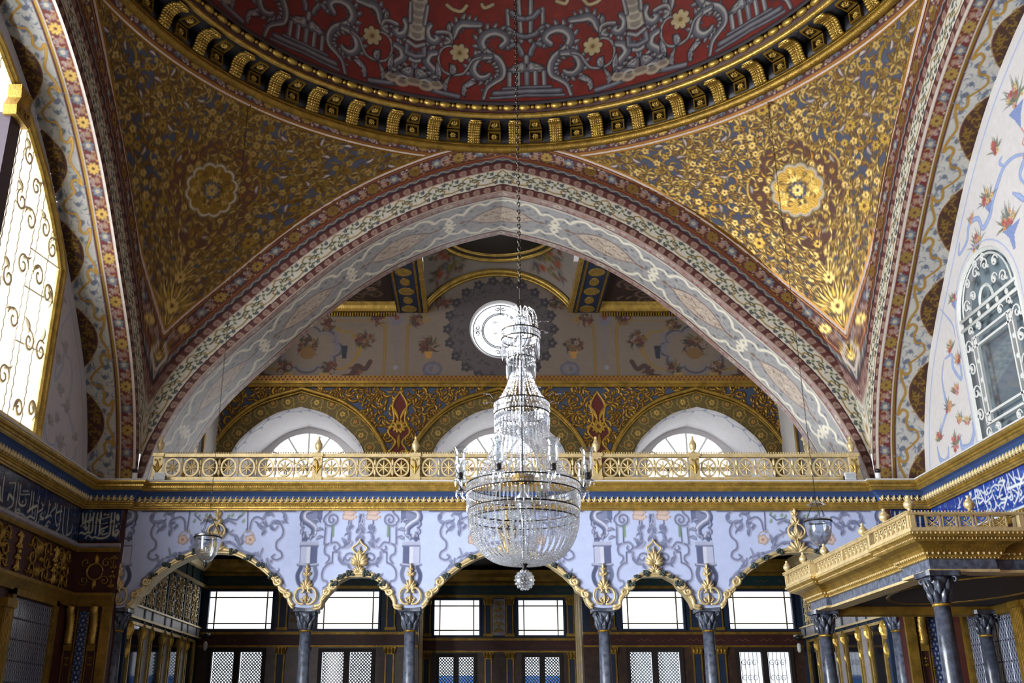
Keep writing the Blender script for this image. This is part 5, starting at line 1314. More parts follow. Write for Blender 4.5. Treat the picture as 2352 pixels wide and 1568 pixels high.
MB().box(-5.3, 5.3, 14.42, 19.8, 4.44, 4.55).obj('ceiling_lower_room', DARKB, kind='structure')
wn = 8
def low_window(y, a, c_, up, pat):
    global wn
    w_ = empty('window_%d' % wn, ((a+c_)/2, y, 1.0 if not up else 3.17), kind='structure'); wn += 1
    z0, z1 = (3.17, 3.87) if up else (1.0, 2.88); t = .035 if up else .06
    b = MB(); b.box(a, c_, y-.03, y+.06, z1-t, z1).box(a, c_, y-.03, y+.06, z0, z0+t).box(a, a+t, y-.03, y+.06, z0+t, z1-t).box(c_-t, c_, y-.03, y+.06, z0+t, z1-t); b.obj('window_frame', NAVY if up else DARKB, w_)
    if up:
        MB().box(a+t, c_-t, y+.05, y+.07, z0+t, z1-t).obj('pane', PANE, w_)
        for u in (a+t+.10, c_-t-.10): MB().box(u-.011, u+.011, y+.03, y+.05, z0+t, z1-t).obj('glazing_bar', LEADB, w_)
        for z in (z0+t+.09, z1-t-.10): MB().box(a+t, c_-t, y+.028, y+.05, z-.011, z+.011).obj('glazing_bar', LEADB, w_)
    else:
        m = (a+c_)/2; MB().box(m-.05, m+.05, y-.03, y+.06, z0+t, z1-t).obj('mullion', DARKB, w_)
        for p0, p1 in ((a+t, m-.05), (m+.05, c_-t)):
            MB().box(p0, p1, y+.05, y+.06, z0+t, z1-t).obj('pane', WGLASS, w_)
            b = MB(); zA, zB = 1.9, z1-t
            if pat == 'lattice':
                W_ = p1-p0; st_ = .055; k = -int((zB-zA)/st_)
                while k*st_ < W_:
                    for d in (1, -1):
                        # clip the diagonal x = off + t to the pane
                        off = k*st_; t0 = max(0, -off); t1 = min(zB-zA, W_-off)
                        if t1 > t0:
                            xa, xb = (p0+off+t0, p0+off+t1) if d > 0 else (p1-off-t0, p1-off-t1)
                            b.tube([(xa, y+.11+.004*d, zA+t0), (xb, y+.11+.004*d, zA+t1)], .0098, 3, cap=False)
                    k += 1
                b.obj('lattice', LAT if y < 19 and a > 0 else IRON, w_, kind='stuff')
            else:
                for u in np.linspace(p0+.05, p1-.05, 5): b.tube([(u, y+.11, zA), (u, y+.11, zB)], .006, 4)
                f3 = lambda u, v, c: (u, y+.11-c, v)
                for z in (2.15, 2.4, 2.65):
                    for u in (p0+.1, p1-.1, (p0+p1)/2): b.scroll(f3, u, z, .06, 0, 1.3, .006, .006)
                b.obj('iron_grille', mat('pale_grille', (150, 152, 156), .5, .2) if 'pale_grille' not in bpy.data.materials else bpy.data.materials['pale_grille'], w_, kind='stuff')
for a, c_ in mir(UPW)+UPW: low_window(GY, a, c_, True, None)
for a, c_ in mir(CUP)+CUP: low_window(BY, a, c_, True, None)
for a, c_ in mir(LOW)+LOW: low_window(GY, a, c_, False, 'scroll' if a > 3.9 else 'lattice')
for a, c_ in mir(CLO)+CLO: low_window(BY, a, c_, False, 'lattice')
# gilt mouldings, friezes and pilasters of the far wall
def scrollwork(fn, w_, h, seed, n=5, r_=.014):
    """mirrored carved scrolls filling a w x h panel centred on 0,0"""
    b = MB(); r = random.Random(seed)
    for i in range(n):
        v = -h/2+h*(i+.5)/n; rr = min(h/n*.75, w_*.22)
        for k in (-1, 1):
            b.scroll(fn, k*w_*.24, v, rr, PI/2 if i % 2 else -PI/2, k*(1.3 if i % 2 else -1.3), r_, r_*1.4, 12)
            b.leaf(fn, k*w_*.05, v, PI/2-k*(.5+r.random()), rr*1.3, r_*1.5, r_*1.6, -k*.8); b.leaf(fn, k*w_*.3, v-rr*.5, PI/2-k*1.2, rr*.9, r_*1.3, r_*1.4)
    b.leaf(fn, 0, -h*.45, PI/2, h*.3, w_*.09, r_*2); b.leaf(fn, 0, h*.1, PI/2, h*.36, w_*.09, r_*2); b.sphere(fn(0, 0, r_), r_*2.2, 8, 5)
    return b
def dressing(y, x0, x1):
    MB().sweep([(0, 4.10), (.04, 4.10), (.06, 4.14), (.12, 4.18), (.14, 4.24), (.2, 4.30), (.22, 4.36), (0, 4.44)], [(x1, y), (x0, y)]).obj('cornice', GOLD_D, wl_far)
    MB().box(x0, x1, y-.015, y, 3.93, 4.10).obj('frieze_green', TEAL, wl_far)
    for z0, z1 in ((3.88, 3.93), (3.11, 3.15), (2.90, 2.93)): MB().box(x0, x1, y-.03, y, z0, z1).obj('moulding', GOLD_D, wl_far)
    MB().box(x0, x1, y-.015, y, 2.93, 3.11).obj('frieze_red', REDW, wl_far)
    b = MB(); f4 = lambda u, v, c: (u, y-.016-c, v); n = max(1, int((x1-x0)/.42))
    for k in range(n):
        for q, z in ((-1, 3.02), (1, 4.01)): b.tube([f4(x0+(k+.2+.6*i/8)*(x1-x0)/n, z+.022*math.sin(i*1.9)*q, .002) for i in range(9)], .005, 4)
    b.obj('frieze_tracery', mat('faded_rose', (150, 112, 84), .6, .2) if 'faded_rose' not in bpy.data.materials else bpy.data.materials['faded_rose'], wl_far)
dressing(GY, 1.42, 5.2); dressing(GY, -5.2, -1.42); dressing(BY, -1.42, 1.42)
def pilaster(x, y, w_=.2):
    for z0, z1, zc in ((3.18, 3.88, 3.74), (1.0, 2.9, 2.78)):
        b = MB(); b.box(x-w_/2, x-w_/2+.025, y-.03, y, z0, zc).box(x+w_/2-.025, x+w_/2, y-.03, y, z0, zc); b.obj('pilaster_edge', GOLD_D, wl_far)
        MB().box(x-w_/2+.025, x+w_/2-.025, y-.02, y, z0, zc).obj('pilaster_panel', NAVY, wl_far)
        b = MB(); b.prism([(x-w_/2, zc), (x+w_/2, zc), (x+w_/2+.03, z1), (x-w_/2-.03, z1)], lambda u, v, c: (u, y-c, v), .06)
        for k in range(-1, 2): b.leaf(lambda u, v, c: (u, y-.06-c, v), x+k*.06, zc+.01, PI/2, .11, .03, .02)
        b.obj('pilaster_capital', GOLD_D, wl_far)
        MB().box(x-w_/2-.02, x+w_/2+.02, y-.04, y, z0, z0+.05).obj('pilaster_base', GOLD_D, wl_far)
for x in (1.9, 3.36, 3.77): pilaster(x, GY, .16); pilaster(-x, GY, .16)
for x in (.20, 1.33): pilaster(x, BY, .14); pilaster(-x, BY, .14)
for s_ in (-1, 1):
    MB().box(s_*3.565-.10, s_*3.565+.10, GY-.012, GY, 3.2, 3.85).obj('panel', BROWNM, wl_far)
    scrollwork(lambda u, v, c: (s_*3.565+u, GY-.012-c, 3.53+v), .17, .5, 5, 4, .006).obj('carved_panel', GOLD_D, wl_far, True)
    MB().box(s_*1.66-.12, s_*1.66+.12, GY-.012, GY, 3.2, 3.85).obj('panel', BROWNM, wl_far)
MB().box(-.12, .12, BY-.02, BY, 3.2, 3.86).obj('panel', GREYW, wl_far)
scrollwork(lambda u, v, c: (u, BY-.02-c, 3.53+v), .22, .62, 9, 5, .009).obj('carved_panel', GOLD, wl_far, True)
MB().box(-.11, .11, BY-.012, BY, 1.0, 2.88).obj('marble_panel', BROWNM, wl_far)
# the two side walls of the lower room: mirrors, marble strips, carved gilt panels
for s_, nm in ((-1, 'wall_lower_left'), (1, 'wall_lower_right')):
    ws = empty(nm, kind='structure'); X0 = s_*5.2
    F = lambda u, v, c: (X0-s_*c, u, v)
    def slab(name, u0, u1, v0, v1, c0, c1, m):
        a, b_ = sorted((X0-s_*c0, X0-s_*c1)); return MB().box(a, b_, u0, u1, v0, v1).obj(name, m, ws)
    slab('boarding', 14.42, GY, 0, 4.45, -.2, 0, NAVY)
    slab('marble_band', 14.42, GY, 3.06, 3.2, 0, .02, GREYW); slab('moulding', 14.42, GY, 3.2, 3.225, 0, .05, GOLD_P); slab('moulding', 14.42, GY, 3.03, 3.06, 0, .05, GOLD_P)
    slab('moulding', 14.42, GY, 3.9, 3.95, 0, .05, GOLD_P); slab('frieze', 14.42, GY, 3.95, 4.16, 0, .015, TEAL)
    MB().sweep([(0, 4.16), (.06, 4.18), (.14, 4.26), (.2, 4.36), (0, 4.44)], [(X0, GY), (X0, 14.42)][::-s_]).obj('cornice', GOLD_P, ws)
    ed = [14.5, 15.08, 15.46, 16.1, 16.45, 17.05, 17.4, 17.95]
    for i in range(7):
        a, c_ = ed[i], ed[i+1]; m = (a+c_)/2; wd = c_-a
        slab('mirror' if i % 2 == 0 else 'marble_strip', a+.07, c_-.07, 1.0, 2.96, 0, .012, MIRROR if i % 2 == 0 else GREYW)
        b = MB(); xx = sorted((X0, X0-s_*.035))
        for u in (a+.045, c_-.045): b.box(xx[0], xx[1], u-.02, u+.02, 1.0, 2.98)
        b.box(xx[0], xx[1], a+.045, c_-.045, 2.95, 2.99); b.obj('gilt_frame', GOLD, ws)
        b = MB(); b.leaf(F, a, 2.74, PI/2, .26, .05, .06); b.leaf(F, a, 2.5, PI/2, .2, .035, .04); b.scroll(F, a, 2.93, .04, 0, 1.2, .014); b.obj('gilt_bracket', GOLD, ws)
        slab('carved_ground', a+.03, c_-.03, 3.24, 3.88, 0, .012, GREYW if i % 2 == 0 else NAVY)
        scrollwork(lambda u, v, c: F(m+u, 3.56+v, .012+c), wd*.9, .6, i, 5, .016).obj('carved_panel', GOLD_P, ws, True)
        slab('green_divider', c_-.03, c_+.03, 3.0, 4.16, 0, .03, TEAL)
tag(MB().box(-2.6, 2.6, 30, 31, 0, 2.98).obj('blue_pavilion', mat('bright_blue_boards', (52, 120, 206), .6, 0, .15, 2)), 'bright blue wall outside the lattice windows', 'building')

# ------------------------------------------------------------------ lower walls of the hall: calligraphic tiles, carved frieze, tile panels
def tiles(cv, fn, ue, ve, parent, name='tile'):
    for i in range(len(ue)-1):
        for j in range(len(ve)-1):
            nu = max(4, int((ue[i+1]-ue[i])*cv.res)); nv = max(4, int((ve[j+1]-ve[j])*cv.res))
            g = .0025; u = np.linspace(ue[i]+g, ue[i+1]-g, nu); v = np.linspace(ve[j]+g, ve[j+1]-g, nv)
            u = np.concatenate([u[:1], u, u[-1:]]); v = np.concatenate([v[:1], v, v[-1:]])
            U, V = np.meshgrid(u, v); Cc = np.full_like(U, .012); Cc[0] = Cc[-1] = 0; Cc[:, 0] = Cc[:, -1] = 0
            link(name, grid(np.stack(np.broadcast_arrays(*fn(U, V, Cc)), -1), cv.lut(U, V)), PAINT_TILE, parent)
def cal_canvas(txt, u0, u1, v0, v1, dark, seed, border=False):
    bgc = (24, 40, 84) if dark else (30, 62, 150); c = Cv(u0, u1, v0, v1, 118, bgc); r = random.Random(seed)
    for i in range(int((u1-u0)*46)):
        u, v = r.uniform(u0, u1), r.uniform(v0+.04, v1-.02)
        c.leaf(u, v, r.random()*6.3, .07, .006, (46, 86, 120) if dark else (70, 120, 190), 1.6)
        if i % 3 == 0: c.disc(u, v, .010, None, (120, 140, 160) if dark else (180, 205, 225))
    for t, P in strokes(txt):
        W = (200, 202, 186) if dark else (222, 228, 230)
        if t == 'd': c.disc(P[0][0], P[0][1], .013, None, W)
        else: c.stroke(P, {'a': [.008, .012, .007], 'b': [.015, .017, .015], 't': .005}[t], W, smooth=5)
    if border:
        c.rect(u0, u1, v0, v0+.05, (176, 200, 206))
        for k in range(int((u1-u0)/.05)): c.leaf(u0+k*.05, v0+.012, .8, .045, .007, (60, 110, 130), .6)
        c.rect(u0, u1, v0+.05, v0+.058, (200, 214, 226))
    else: c.rect(u0, u1, v0, v0+.014, (150, 150, 140))
    return c
cr = cal_canvas(CALR, 10.3, 14.0, 3.93, 4.43, False, 1, True)
tiles(cr, lambda u, v, c: (5.875-c, u, v), np.linspace(10.3, 13.98, 16), [3.93, 4.18, 4.43], wall_right, 'inscription_tile')
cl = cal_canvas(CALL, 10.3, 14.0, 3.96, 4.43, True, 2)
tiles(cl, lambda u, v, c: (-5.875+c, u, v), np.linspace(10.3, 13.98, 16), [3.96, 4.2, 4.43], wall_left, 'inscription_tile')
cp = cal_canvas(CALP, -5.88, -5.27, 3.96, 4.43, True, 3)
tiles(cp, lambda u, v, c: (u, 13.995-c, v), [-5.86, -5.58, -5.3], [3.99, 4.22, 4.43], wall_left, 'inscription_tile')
cq = cal_canvas('\n'.join('a %d,4390 %d,4290 %d,4150' % (x, x-8, x-20) for x in (5360, 5425, 5480, 5560, 5630, 5700, 5790))+'\na 5400,4120 5500,4090 5600,4130 5720,4100', 5.27, 5.88, 3.96, 4.43, True, 4)
tiles(cq, lambda u, v, c: (u, 13.995-c, v), [5.3, 5.58, 5.86], [3.99, 4.22, 4.43], wall_right, 'inscription_tile')
tp = Cv(0, .24, 0, .24, 130, (158, 162, 168))   # small lozenge tile, grey-white and blue
for i in range(-1, 5):
    for j in range(-1, 6):
        u, v = i*.06+.03*(j % 2), j*.06
        tp.poly([(u, v-.05), (u+.026, v), (u, v+.05), (u-.026, v)], (76, 84, 108)); tp.poly([(u, v-.02), (u+.013, v), (u, v+.02), (u-.013, v)], (46, 56, 84))
        tp.disc(u+.03, v, .006, None, (206, 208, 208))
tpf = Cv(0, .13, 0, .24, 130, (150, 160, 184))
for v in (0, .12, .24): tpf.flower(.065, v, .05, 8, (44, 62, 110), (190, 196, 206)); tpf.flower(0, v+.06, .03, 6, (62, 84, 136)); tpf.flower(.13, v+.06, .03, 6, (62, 84, 136))
def tile_mesh(cv):
    u = cv.u.copy(); v = cv.v.copy(); g = .0012; u = np.clip(u, g, cv.u[-1]-g); v = np.clip(v, g, cv.v[-1]-g); U, V = np.meshgrid(u, v); D = np.full_like(U, -.01); D[0] = D[-1] = 0; D[:, 0] = D[:, -1] = 0
    return grid(np.stack([U, D, V], -1), cv.a)
tmA, tmB = tile_mesh(tp), tile_mesh(tpf)
for s_, W_ in ((-1, wall_left), (1, wall_right)):
    X0 = s_*5.88; path = [(X0, 10.2), (X0, 14.0), (s_*5.27, 14.0)]
    if s_ < 0: path = path[::-1]
    if s_ < 0: path = [(s_*5.27, 14.0), (X0, 14.0), (X0, 10.2)]
    MB().sweep([(0, 3.90), (.03, 3.90), (.05, 3.925), (.05, 3.955), (0, 3.96)], path).obj('tile_ledge', GREYW if s_ < 0 else GOLD_D, W_)
    MB().sweep([(0, 3.84), (.04, 3.84), (.055, 3.87), (.06, 3.895), (0, 3.90)], path).obj('moulding', GOLD_D, W_)
    MB().sweep([(0, 3.12), (.05, 3.12), (.07, 3.16), (.09, 3.2), (.12, 3.25), (.12, 3.29), (0, 3.30)], path).obj('dado_cornice', GOLD_D, W_)
    F = lambda u, v, c: (X0-s_*c, u, v); G = lambda u, v, c: (u, 14.0-c, v)
    for i, y in enumerate((11.1, 11.75, 12.85, 13.6)):
        scrollwork(lambda u, v, c: F(y+u, 3.57+v, c), .55 if i != 2 else .95, .48, 20+i, 3, .018).obj('carved_scroll', GOLD_D, W_, True)
    for y in (11.42, 12.22, 13.32): scrollwork(lambda u, v, c: F(y+u, 3.57+v, .01+c), .16, .52, 30, 4, .014).obj('carved_pilaster', GOLD, W_, True)
    b = MB(); b.scroll(lambda u, v, c: G(s_*5.58+u, 3.58+v, c), 0, 0, .11, 0, .99, .02, n=20, grow=.98)
    for k in (-1, 1):
        b.scroll(lambda u, v, c: G(s_*5.58+u, 3.58+v, c), k*.14, .12, .07, 0, k*1.4, .012); b.scroll(lambda u, v, c: G(s_*5.58+u, 3.58+v, c), k*.14, -.12, .07, PI, -k*1.4, .012)
        b.leaf(lambda u, v, c: G(s_*5.58+u, 3.58+v, c), 0, k*.1, k*PI/2, .14, .04, .03)
    b.obj('cartouche', GOLD_D, W_, True)
    scrollwork(lambda u, v, c: G(s_*5.34+u, 3.58+v, c), .1, .5, 3, 4, .01).obj('carved_scroll', GOLD_D, W_, True)
    # panel of lozenge tiles in a gilt frame
    for i in range(5):
        for j in range(13):
            o = link('tile', tmA, PAINT_TILE, W_, (X0-s_*.002, 12.27+i*.24+(.24 if s_ > 0 else 0), 3.06-.24*(j+1)), PI/2*(-1 if s_ > 0 else 1))
    b = MB(); xx = sorted((X0, X0-s_*.06))
    b.box(xx[0], xx[1], 12.17, 12.26, 0, 3.14).box(xx[0], xx[1], 13.48, 13.56, 0, 3.14).box(xx[0], xx[1], 12.17, 13.56, 3.07, 3.14); b.obj('gilt_frame', GOLD_D, W_)
    b = MB(); xx = sorted((X0, X0-s_*.09)); b.box(xx[0], xx[1], 11.93, 12.13, 0, 2.9).box(*sorted((X0, X0-s_*.13)), 11.90, 12.16, 2.9, 3.0); [b.tube([(X0-s_*.09, 11.96+k*.035, 0), (X0-s_*.09, 11.96+k*.035, 2.9)], .012, 5) for k in range(5)]; b.obj('fluted_pilaster', GOLD_D, W_)
    # pier: consoles, tile strip, frame
    for j in range(13): link('tile', tmB, PAINT_TILE, W_, (s_*5.645-.065, 13.998, 3.06-.24*(j+1)))
    for x, w2 in ((s_*5.80, .05), (s_*5.49, .05)):
        b = MB(); b.tube([(x, 14.0-d, z) for d, z in crom([(.03, 2.64), (.05, 2.72), (.03, 2.84), (.06, 2.98), (.10, 3.06), (.09, 3.11)], 4)], [.034+.006*(k % 2) for k in range(21)], 8, flat=1.5, up=(1, 0, 0)); b.obj('console', GOLD, W_, True)
        MB().box(x-.055, x+.055, 13.96, 14.0, 2.55, 2.64).box(x-.06, x-.05, 13.98, 14.0, 1, 2.55).box(x+.05, x+.06, 13.98, 14.0, 1, 2.55).obj('gilt_strip', GOLD_D, W_)
        scrollwork(lambda u, v, c: G(x+u, 2.42+v, c), .07, .16, 2, 2, .006).obj('carved_scroll', GOLD_D, W_, True)
    MB().box(*sorted((s_*5.27, s_*5.40)), 13.95, 14.0, 0, 3.12).box(*sorted((s_*5.565, s_*5.575)), 13.97, 14.0, 0, 3.12).box(*sorted((s_*5.72, s_*5.73)), 13.97, 14.0, 0, 3.12).obj('gilt_frame', GOLD_D, W_)

# ------------------------------------------------------------------ balustrade of the gallery
bal = empty('balustrade', (0, 14.0, 4.80), label='long gilded balustrade of eight-spoked wheels along the gallery above the arcade', cat='balustrade')
POST = [-4.88, -2.645, -1.275, 1.275, 2.645, 4.88]; NW = [8, 5, 9, 5, 8]; YB = 14.0
MB().box(-4.9, 4.9, YB-.05, YB+.05, 4.80, 4.875).obj('bottom_rail', GOLD_P, bal)
MB().box(-4.9, 4.9, YB-.045, YB+.045, 5.165, 5.21).obj('top_rail', GOLD_P, bal)
b = MB()
for k in range(280): b.octa((-4.88+k*.035, YB-.045, 5.222), .014, .014)
b.obj('pearl_row', GOLD_P, bal, kind='stuff')
b = MB(); f5 = lambda u, v, c: (u, -c, v); hw, hh = .115, .14
rg = [(math.cos(2*PI*k/24), math.sin(2*PI*k/24)) for k in range(24)]
b.ring([[((hw-.004)*c_, y_, (hh-.004)*s_) for c_, s_ in rg] for y_ in (-.018, .018)]+[[((hw-.026)*c_, y_, (hh-.026)*s_) for c_, s_ in rg] for y_ in (.018, -.018)], closed=True)
wheel = b.mesh('wheel', False); b = MB()
for k in range(8): b.leaf(lambda u, v, c: (u, -.006-c, v), 0, 0, k*PI/4+PI/2, .105 if k % 2 else .115, .014, .014); b.leaf(lambda u, v, c: (u, .006+c, v), 0, 0, k*PI/4+PI/2, .105 if k % 2 else .115, .014, .014)
b.sphere((0, 0, 0), (.02, .026, .02), 8, 5); star = b.mesh('star', True)
b = MB(); b.leaf(lambda u, v, c: (u, -.01-c, v), 0, .03, PI/2, .10, .022, .015); b.leaf(lambda u, v, c: (u, -.01-c, v), 0, -.03, -PI/2, .10, .022, .015); b.sphere((0, 0, 0), .016, 6, 4); b.tube([(0, 0, -.145), (0, 0, .145)], .006, 4); clip_ = b.mesh('leaf_clip', True)
b = MB().box(-.075, .075, -.065, .065, 0, .085).box(-.065, .065, -.055, .055, .085, .37).box(-.08, .08, -.07, .07, .37, .415)
pst = b.mesh('post'); b = MB(); f6 = lambda u, v, c: (u, -.055-c, v)
b.leaf(f6, 0, .12, PI/2, .2, .03, .02); [b.leaf(f6, 0, .15, PI/2+k*.6, .13, .02, .016) for k in (-1, 1)]; [b.scroll(f6, k*.03, .32, .02, 0, k*1.2, .006) for k in (-1, 1)]; pstl = b.mesh('post_leaf', True)
urn = MB().lathe([(.05, 0), (.05, .015), (.022, .03), (.018, .045), (.04, .07), (.052, .11), (.05, .15), (.03, .175), (.034, .185), (.02, .2), (.014, .225), (.02, .24), (.012, .255), (.002, .26)], 24, flute=.05, nf=12).mesh('urn', True)
for i, x in enumerate(POST):
    p = link('post', pst, GOLD_P, bal, (x, YB, 4.80)); link('post_leaf', pstl, GOLD, p, (x, YB, 4.80))
    link('urn', urn, GOLD_P, bal, (x, YB, 5.215))
for i, n in enumerate(NW):
    a, e = POST[i]+.07, POST[i+1]-.07; st_ = (e-a)/n
    for k in range(n):
        x = a+(k+.5)*st_; q = link('wheel', wheel, GOLD_P, bal, (x, YB, 5.02)); link('star', star, GOLD_P, q, (x, YB, 5.02))
        if k: link('leaf_clip', clip_, GOLD_P, bal, (a+k*st_, YB, 5.02))

# ------------------------------------------------------------------ throne canopy on columns against the right wall
can = empty('throne_canopy', (4.8, 11.1, 0), label='gilded throne canopy on dark columns with a pierced parapet, by the right wall', cat='canopy')
CP_ = [(5.87, 9.40), (4.30, 9.40), (4.30, 9.34), (3.69, 9.34), (3.69, 9.95), (3.75, 9.95), (3.75, 12.25), (3.69, 12.25), (3.69, 12.85), (5.87, 12.85)]
def cs(name, prof, m): return MB().sweep(prof, CP_).obj(name, m, can)
cs('beam', [(-.16, 2.94), (0, 2.94), (0, 3.035), (-.16, 3.035)], STONE)
cs('beam_fillet', [(-.18, 2.92), (.012, 2.92), (.012, 2.945), (-.18, 2.945)], GOLD_P)
cs('lower_moulding', [(-.1, 3.035), (.02, 3.035), (.035, 3.05), (.03, 3.065), (.05, 3.075), (.06, 3.09), (-.1, 3.09)], GOLD)
cs('cove', [(-.1, 3.09), (.06, 3.09), (.07, 3.12), (.10, 3.15), (.16, 3.17), (-.1, 3.17)], GOLD_D)
cs('upper_moulding', [(-.1, 3.17), (.165, 3.17), (.18, 3.185), (.175, 3.2), (.2, 3.21), (.225, 3.225), (.225, 3.25), (-.1, 3.25)], GOLD)
b = MB()
for dd, z, st_, rr in ((.055, 3.083, .05, .017), (.03, 3.045, .034, .010), (.19, 3.192, .034, .010), (.225, 3.235, .04, .012), (.235, 3.425, .03, .010)):
    Q = along(CP_, dd)
    for a, e in zip(Q[:-1], Q[1:]):
        n = int(np.linalg.norm(e-a)/st_)
        for k in range(n): p = a+(e-a)*(k+.5)/n; b.octa((p[0], p[1], z), rr, rr)
b.obj('pearl_rows', GOLD_P, can, kind='stuff')
cs('parapet_base', [(.15, 3.25), (.215, 3.25), (.215, 3.285), (.15, 3.285)], GOLD_P)
cs('parapet_rail', [(.145, 3.395), (.225, 3.395), (.235, 3.405), (.225, 3.42), (.145, 3.42)], GOLD_P)
b = MB().box(3.86, 5.87, 9.5, 12.72, 2.97, 3.0).box(3.7, 5.87, 9.36, 12.8, 3.18, 3.2); b.obj('canopy_ceiling', DARKB, can)
MB().tube([(4.8+.7*math.cos(k*PI/12), 11.1+1.2*math.sin(k*PI/12), 2.985) for k in range(24)], .03, 5, closed=True).obj('ceiling_ring', GOLD_D, can)
MB().sweep([(0, 2.86), (.05, 2.88), (.08, 2.95), (.1, 2.99), (0, 2.99)], [(5.87, 9.55), (5.87, 12.7), (3.86, 12.7)]).obj('inner_moulding', GOLD_D, can)
# pierced panels of the parapet
def pierced(w_):
    b = MB(); h = .11; r_ = .006; f7 = lambda u, v, c: (u, -c, v)
    for x in (-w_/2+r_, w_/2-r_): b.box(x-r_, x+r_, -.012, .012, -h/2, h/2)
    for z in (-h/2+.005, h/2-.005): b.box(-w_/2, w_/2, -.012, .012, z-.005, z+.005)
    for k in (-1, 1):
        b.tube([(k*a*w_, 0, v*h) for a, v in crom([(-.4, -.42), (-.1, -.2), (.1, .0), (.3, .2), (.4, .42)], 3)], r_, 4); b.scroll(f7, k*w_*.24, 0, w_*.16, 0, k*1.2, r_*.8, .004, 10); b.scroll(f7, 0, k*h*.27, w_*.13, PI/2, k*1.2, r_*.8, .004, 10)
    return b.mesh('pierced_panel', False)
pA, pB = pierced(.135), pierced(.10); Q = along(CP_, .185)
pstm = MB().box(-.022, .022, -.035, .035, 0, .115).mesh('parapet_post')
for i in range(len(Q)-1):
    a, e = Q[i], Q[i+1]; L = np.linalg.norm(e-a)
    if L < .25: continue
    ang = math.atan2(e[1]-a[1], e[0]-a[0]); m, w_ = (pA, .15) if abs(math.sin(ang)) < .5 else (pB, .115); n = int((L-.08)/w_); off = (L-n*w_)/2
    for k in range(n):
        p = a+(e-a)*(off+(k+.5)*w_)/L; link('pierced_panel', m, GOLD_P, can, (p[0], p[1], 3.34), ang)
    nq = 2 if L < 1 else (4 if L > 2 else 3)
    for k in range(nq):
        p = a+(e-a)*k/(nq-1) if nq > 1 else a
        link('parapet_post', pstm, GOLD_P, can, (p[0], p[1], 3.283), ang)
for x, y in ((3.505, 9.155), (4.05, 9.155), (4.75, 9.215), (5.4, 9.215), (3.505, 9.75), (3.565, 10.5), (3.565, 11.75), (3.505, 12.35), (3.505, 13.03)):
    link('urn', urn, GOLD_P, can, (x, y, 3.42), scale=(.9, .9, .62))
cst = make_column(2.93, STONE_D)
for k, (x, y) in enumerate(((3.79, 9.45), (3.79, 12.72), (5.72, 12.72), (5.72, 9.45))):
    c_ = bpy.data.objects.new('canopy_column', None); C.objects.link(c_); c_.parent = can; c_.matrix_parent_inverse = wmat(can).inverted(); c_.location = (x, y, 0); c_.scale = (.96, .96, 1)
    for ch in list(cst.children):
        q = ch.copy(); C.objects.link(q); q.parent = c_
for ch in list(cst.children): bpy.data.objects.remove(ch)
bpy.data.objects.remove(cst)
# ------------------------------------------------------------------ crystal chandelier hanging from the crown of the dome
HX, HY = 0.0, CY
ch = empty('chandelier', (HX, HY, 2.7), label='tall tiered crystal chandelier hanging on a long iron chain', cat='chandelier')
b = MB(); k = 0; z = 5.62
while z < 15.1:   # chain links, alternately turned
    r0, h0 = .014, .026; a = PI/2*(k % 2)
    pts = [(HX+r0*math.cos(t)*math.cos(a), HY+r0*math.cos(t)*math.sin(a), z+h0*math.sin(t)) for t in [2*PI*q/8 for q in range(8)]]
    b.tube(pts, .0052, 4, closed=True, up=(math.sin(a), -math.cos(a), 0)); z += .040; k += 1
b.obj('chain', STEEL, ch)
b = MB(); b.tube([(HX+x, HY, zz_) for x, zz_ in crom([(.0, 5.63), (.022, 5.62), (.016, 5.585), (-.012, 5.56), (-.022, 5.53), (.0, 5.515)], 4)], .008, 5); b.tube([(HX, HY, 5.515), (HX, HY, 5.37)], .007, 5)
b.tube([(HX+.022*math.cos(t), HY, 5.36+.042*math.sin(t)) for t in [2*PI*q/12 for q in range(12)]], .007, 5, closed=True); b.obj('hook', STEEL, ch)
stem = [(.012, 2.90), (.02, 2.96), (.03, 3.05), (.018, 3.15), (.02, 3.3), (.05, 3.42), (.07, 3.5), (.02, 3.56), (.022, 3.7), (.03, 3.85), (.018, 3.95), (.02, 4.03), (.055, 4.07), (.065, 4.1), (.05, 4.13), (.02, 4.17), (.016, 4.3), (.024, 4.45), (.03, 4.55), (.014, 4.62), (.05, 4.66), (.055, 4.7), (.02, 4.73), (.014, 4.9), (.02, 5.05), (.05, 5.17), (.062, 5.21), (.03, 5.23), (.01, 5.32)]
MB().lathe(stem, 12, (HX, HY, 0)).obj('stem', CRYSTAL, ch, True)
MB().tube([(HX, HY, 2.9), (HX, HY, 5.33)], .006, 5).obj('rod', IRON, ch)
MB().lathe([(.10, 3.64), (.10, 3.70), (.03, 3.72), (.03, 3.62)], 16, (HX, HY, 0)).obj('bowl_hub', GOLD_D, ch)
def pol(r, a, z): return (HX+r*math.cos(a), HY+r*math.sin(a), z)
def band(name, r, z0, z1, n, rows=1):
    b = MB(); h = (z1-z0)/rows
    for j in range(rows):
        for i in range(n):
            a = 2*PI*(i+.5*(j % 2))/n; w_ = PI*r/n*.92
            ca, sa = math.cos(a), math.sin(a); P = lambda u, v, c: (HX+(r+c)*ca-u*sa, HY+(r+c)*sa+u*ca, v)
            zz0, zz1 = z0+j*h+.003, z0+(j+1)*h-.003
            b.add([P(-w_, zz0, 0), P(w_, zz0, 0), P(w_, zz1, 0), P(-w_, zz1, 0), P(0, (zz0+zz1)/2, .009)], [(0, 1, 4), (1, 2, 4), (2, 3, 4), (3, 0, 4), (3, 2, 1, 0)])
    b.obj(name, CRYSTAL, ch, kind='stuff')
def hoop(r, z, t=.006): MB().tube([pol(r, 2*PI*k/48, z) for k in range(48)], t, 5, closed=True).obj('hoop', STEEL, ch)
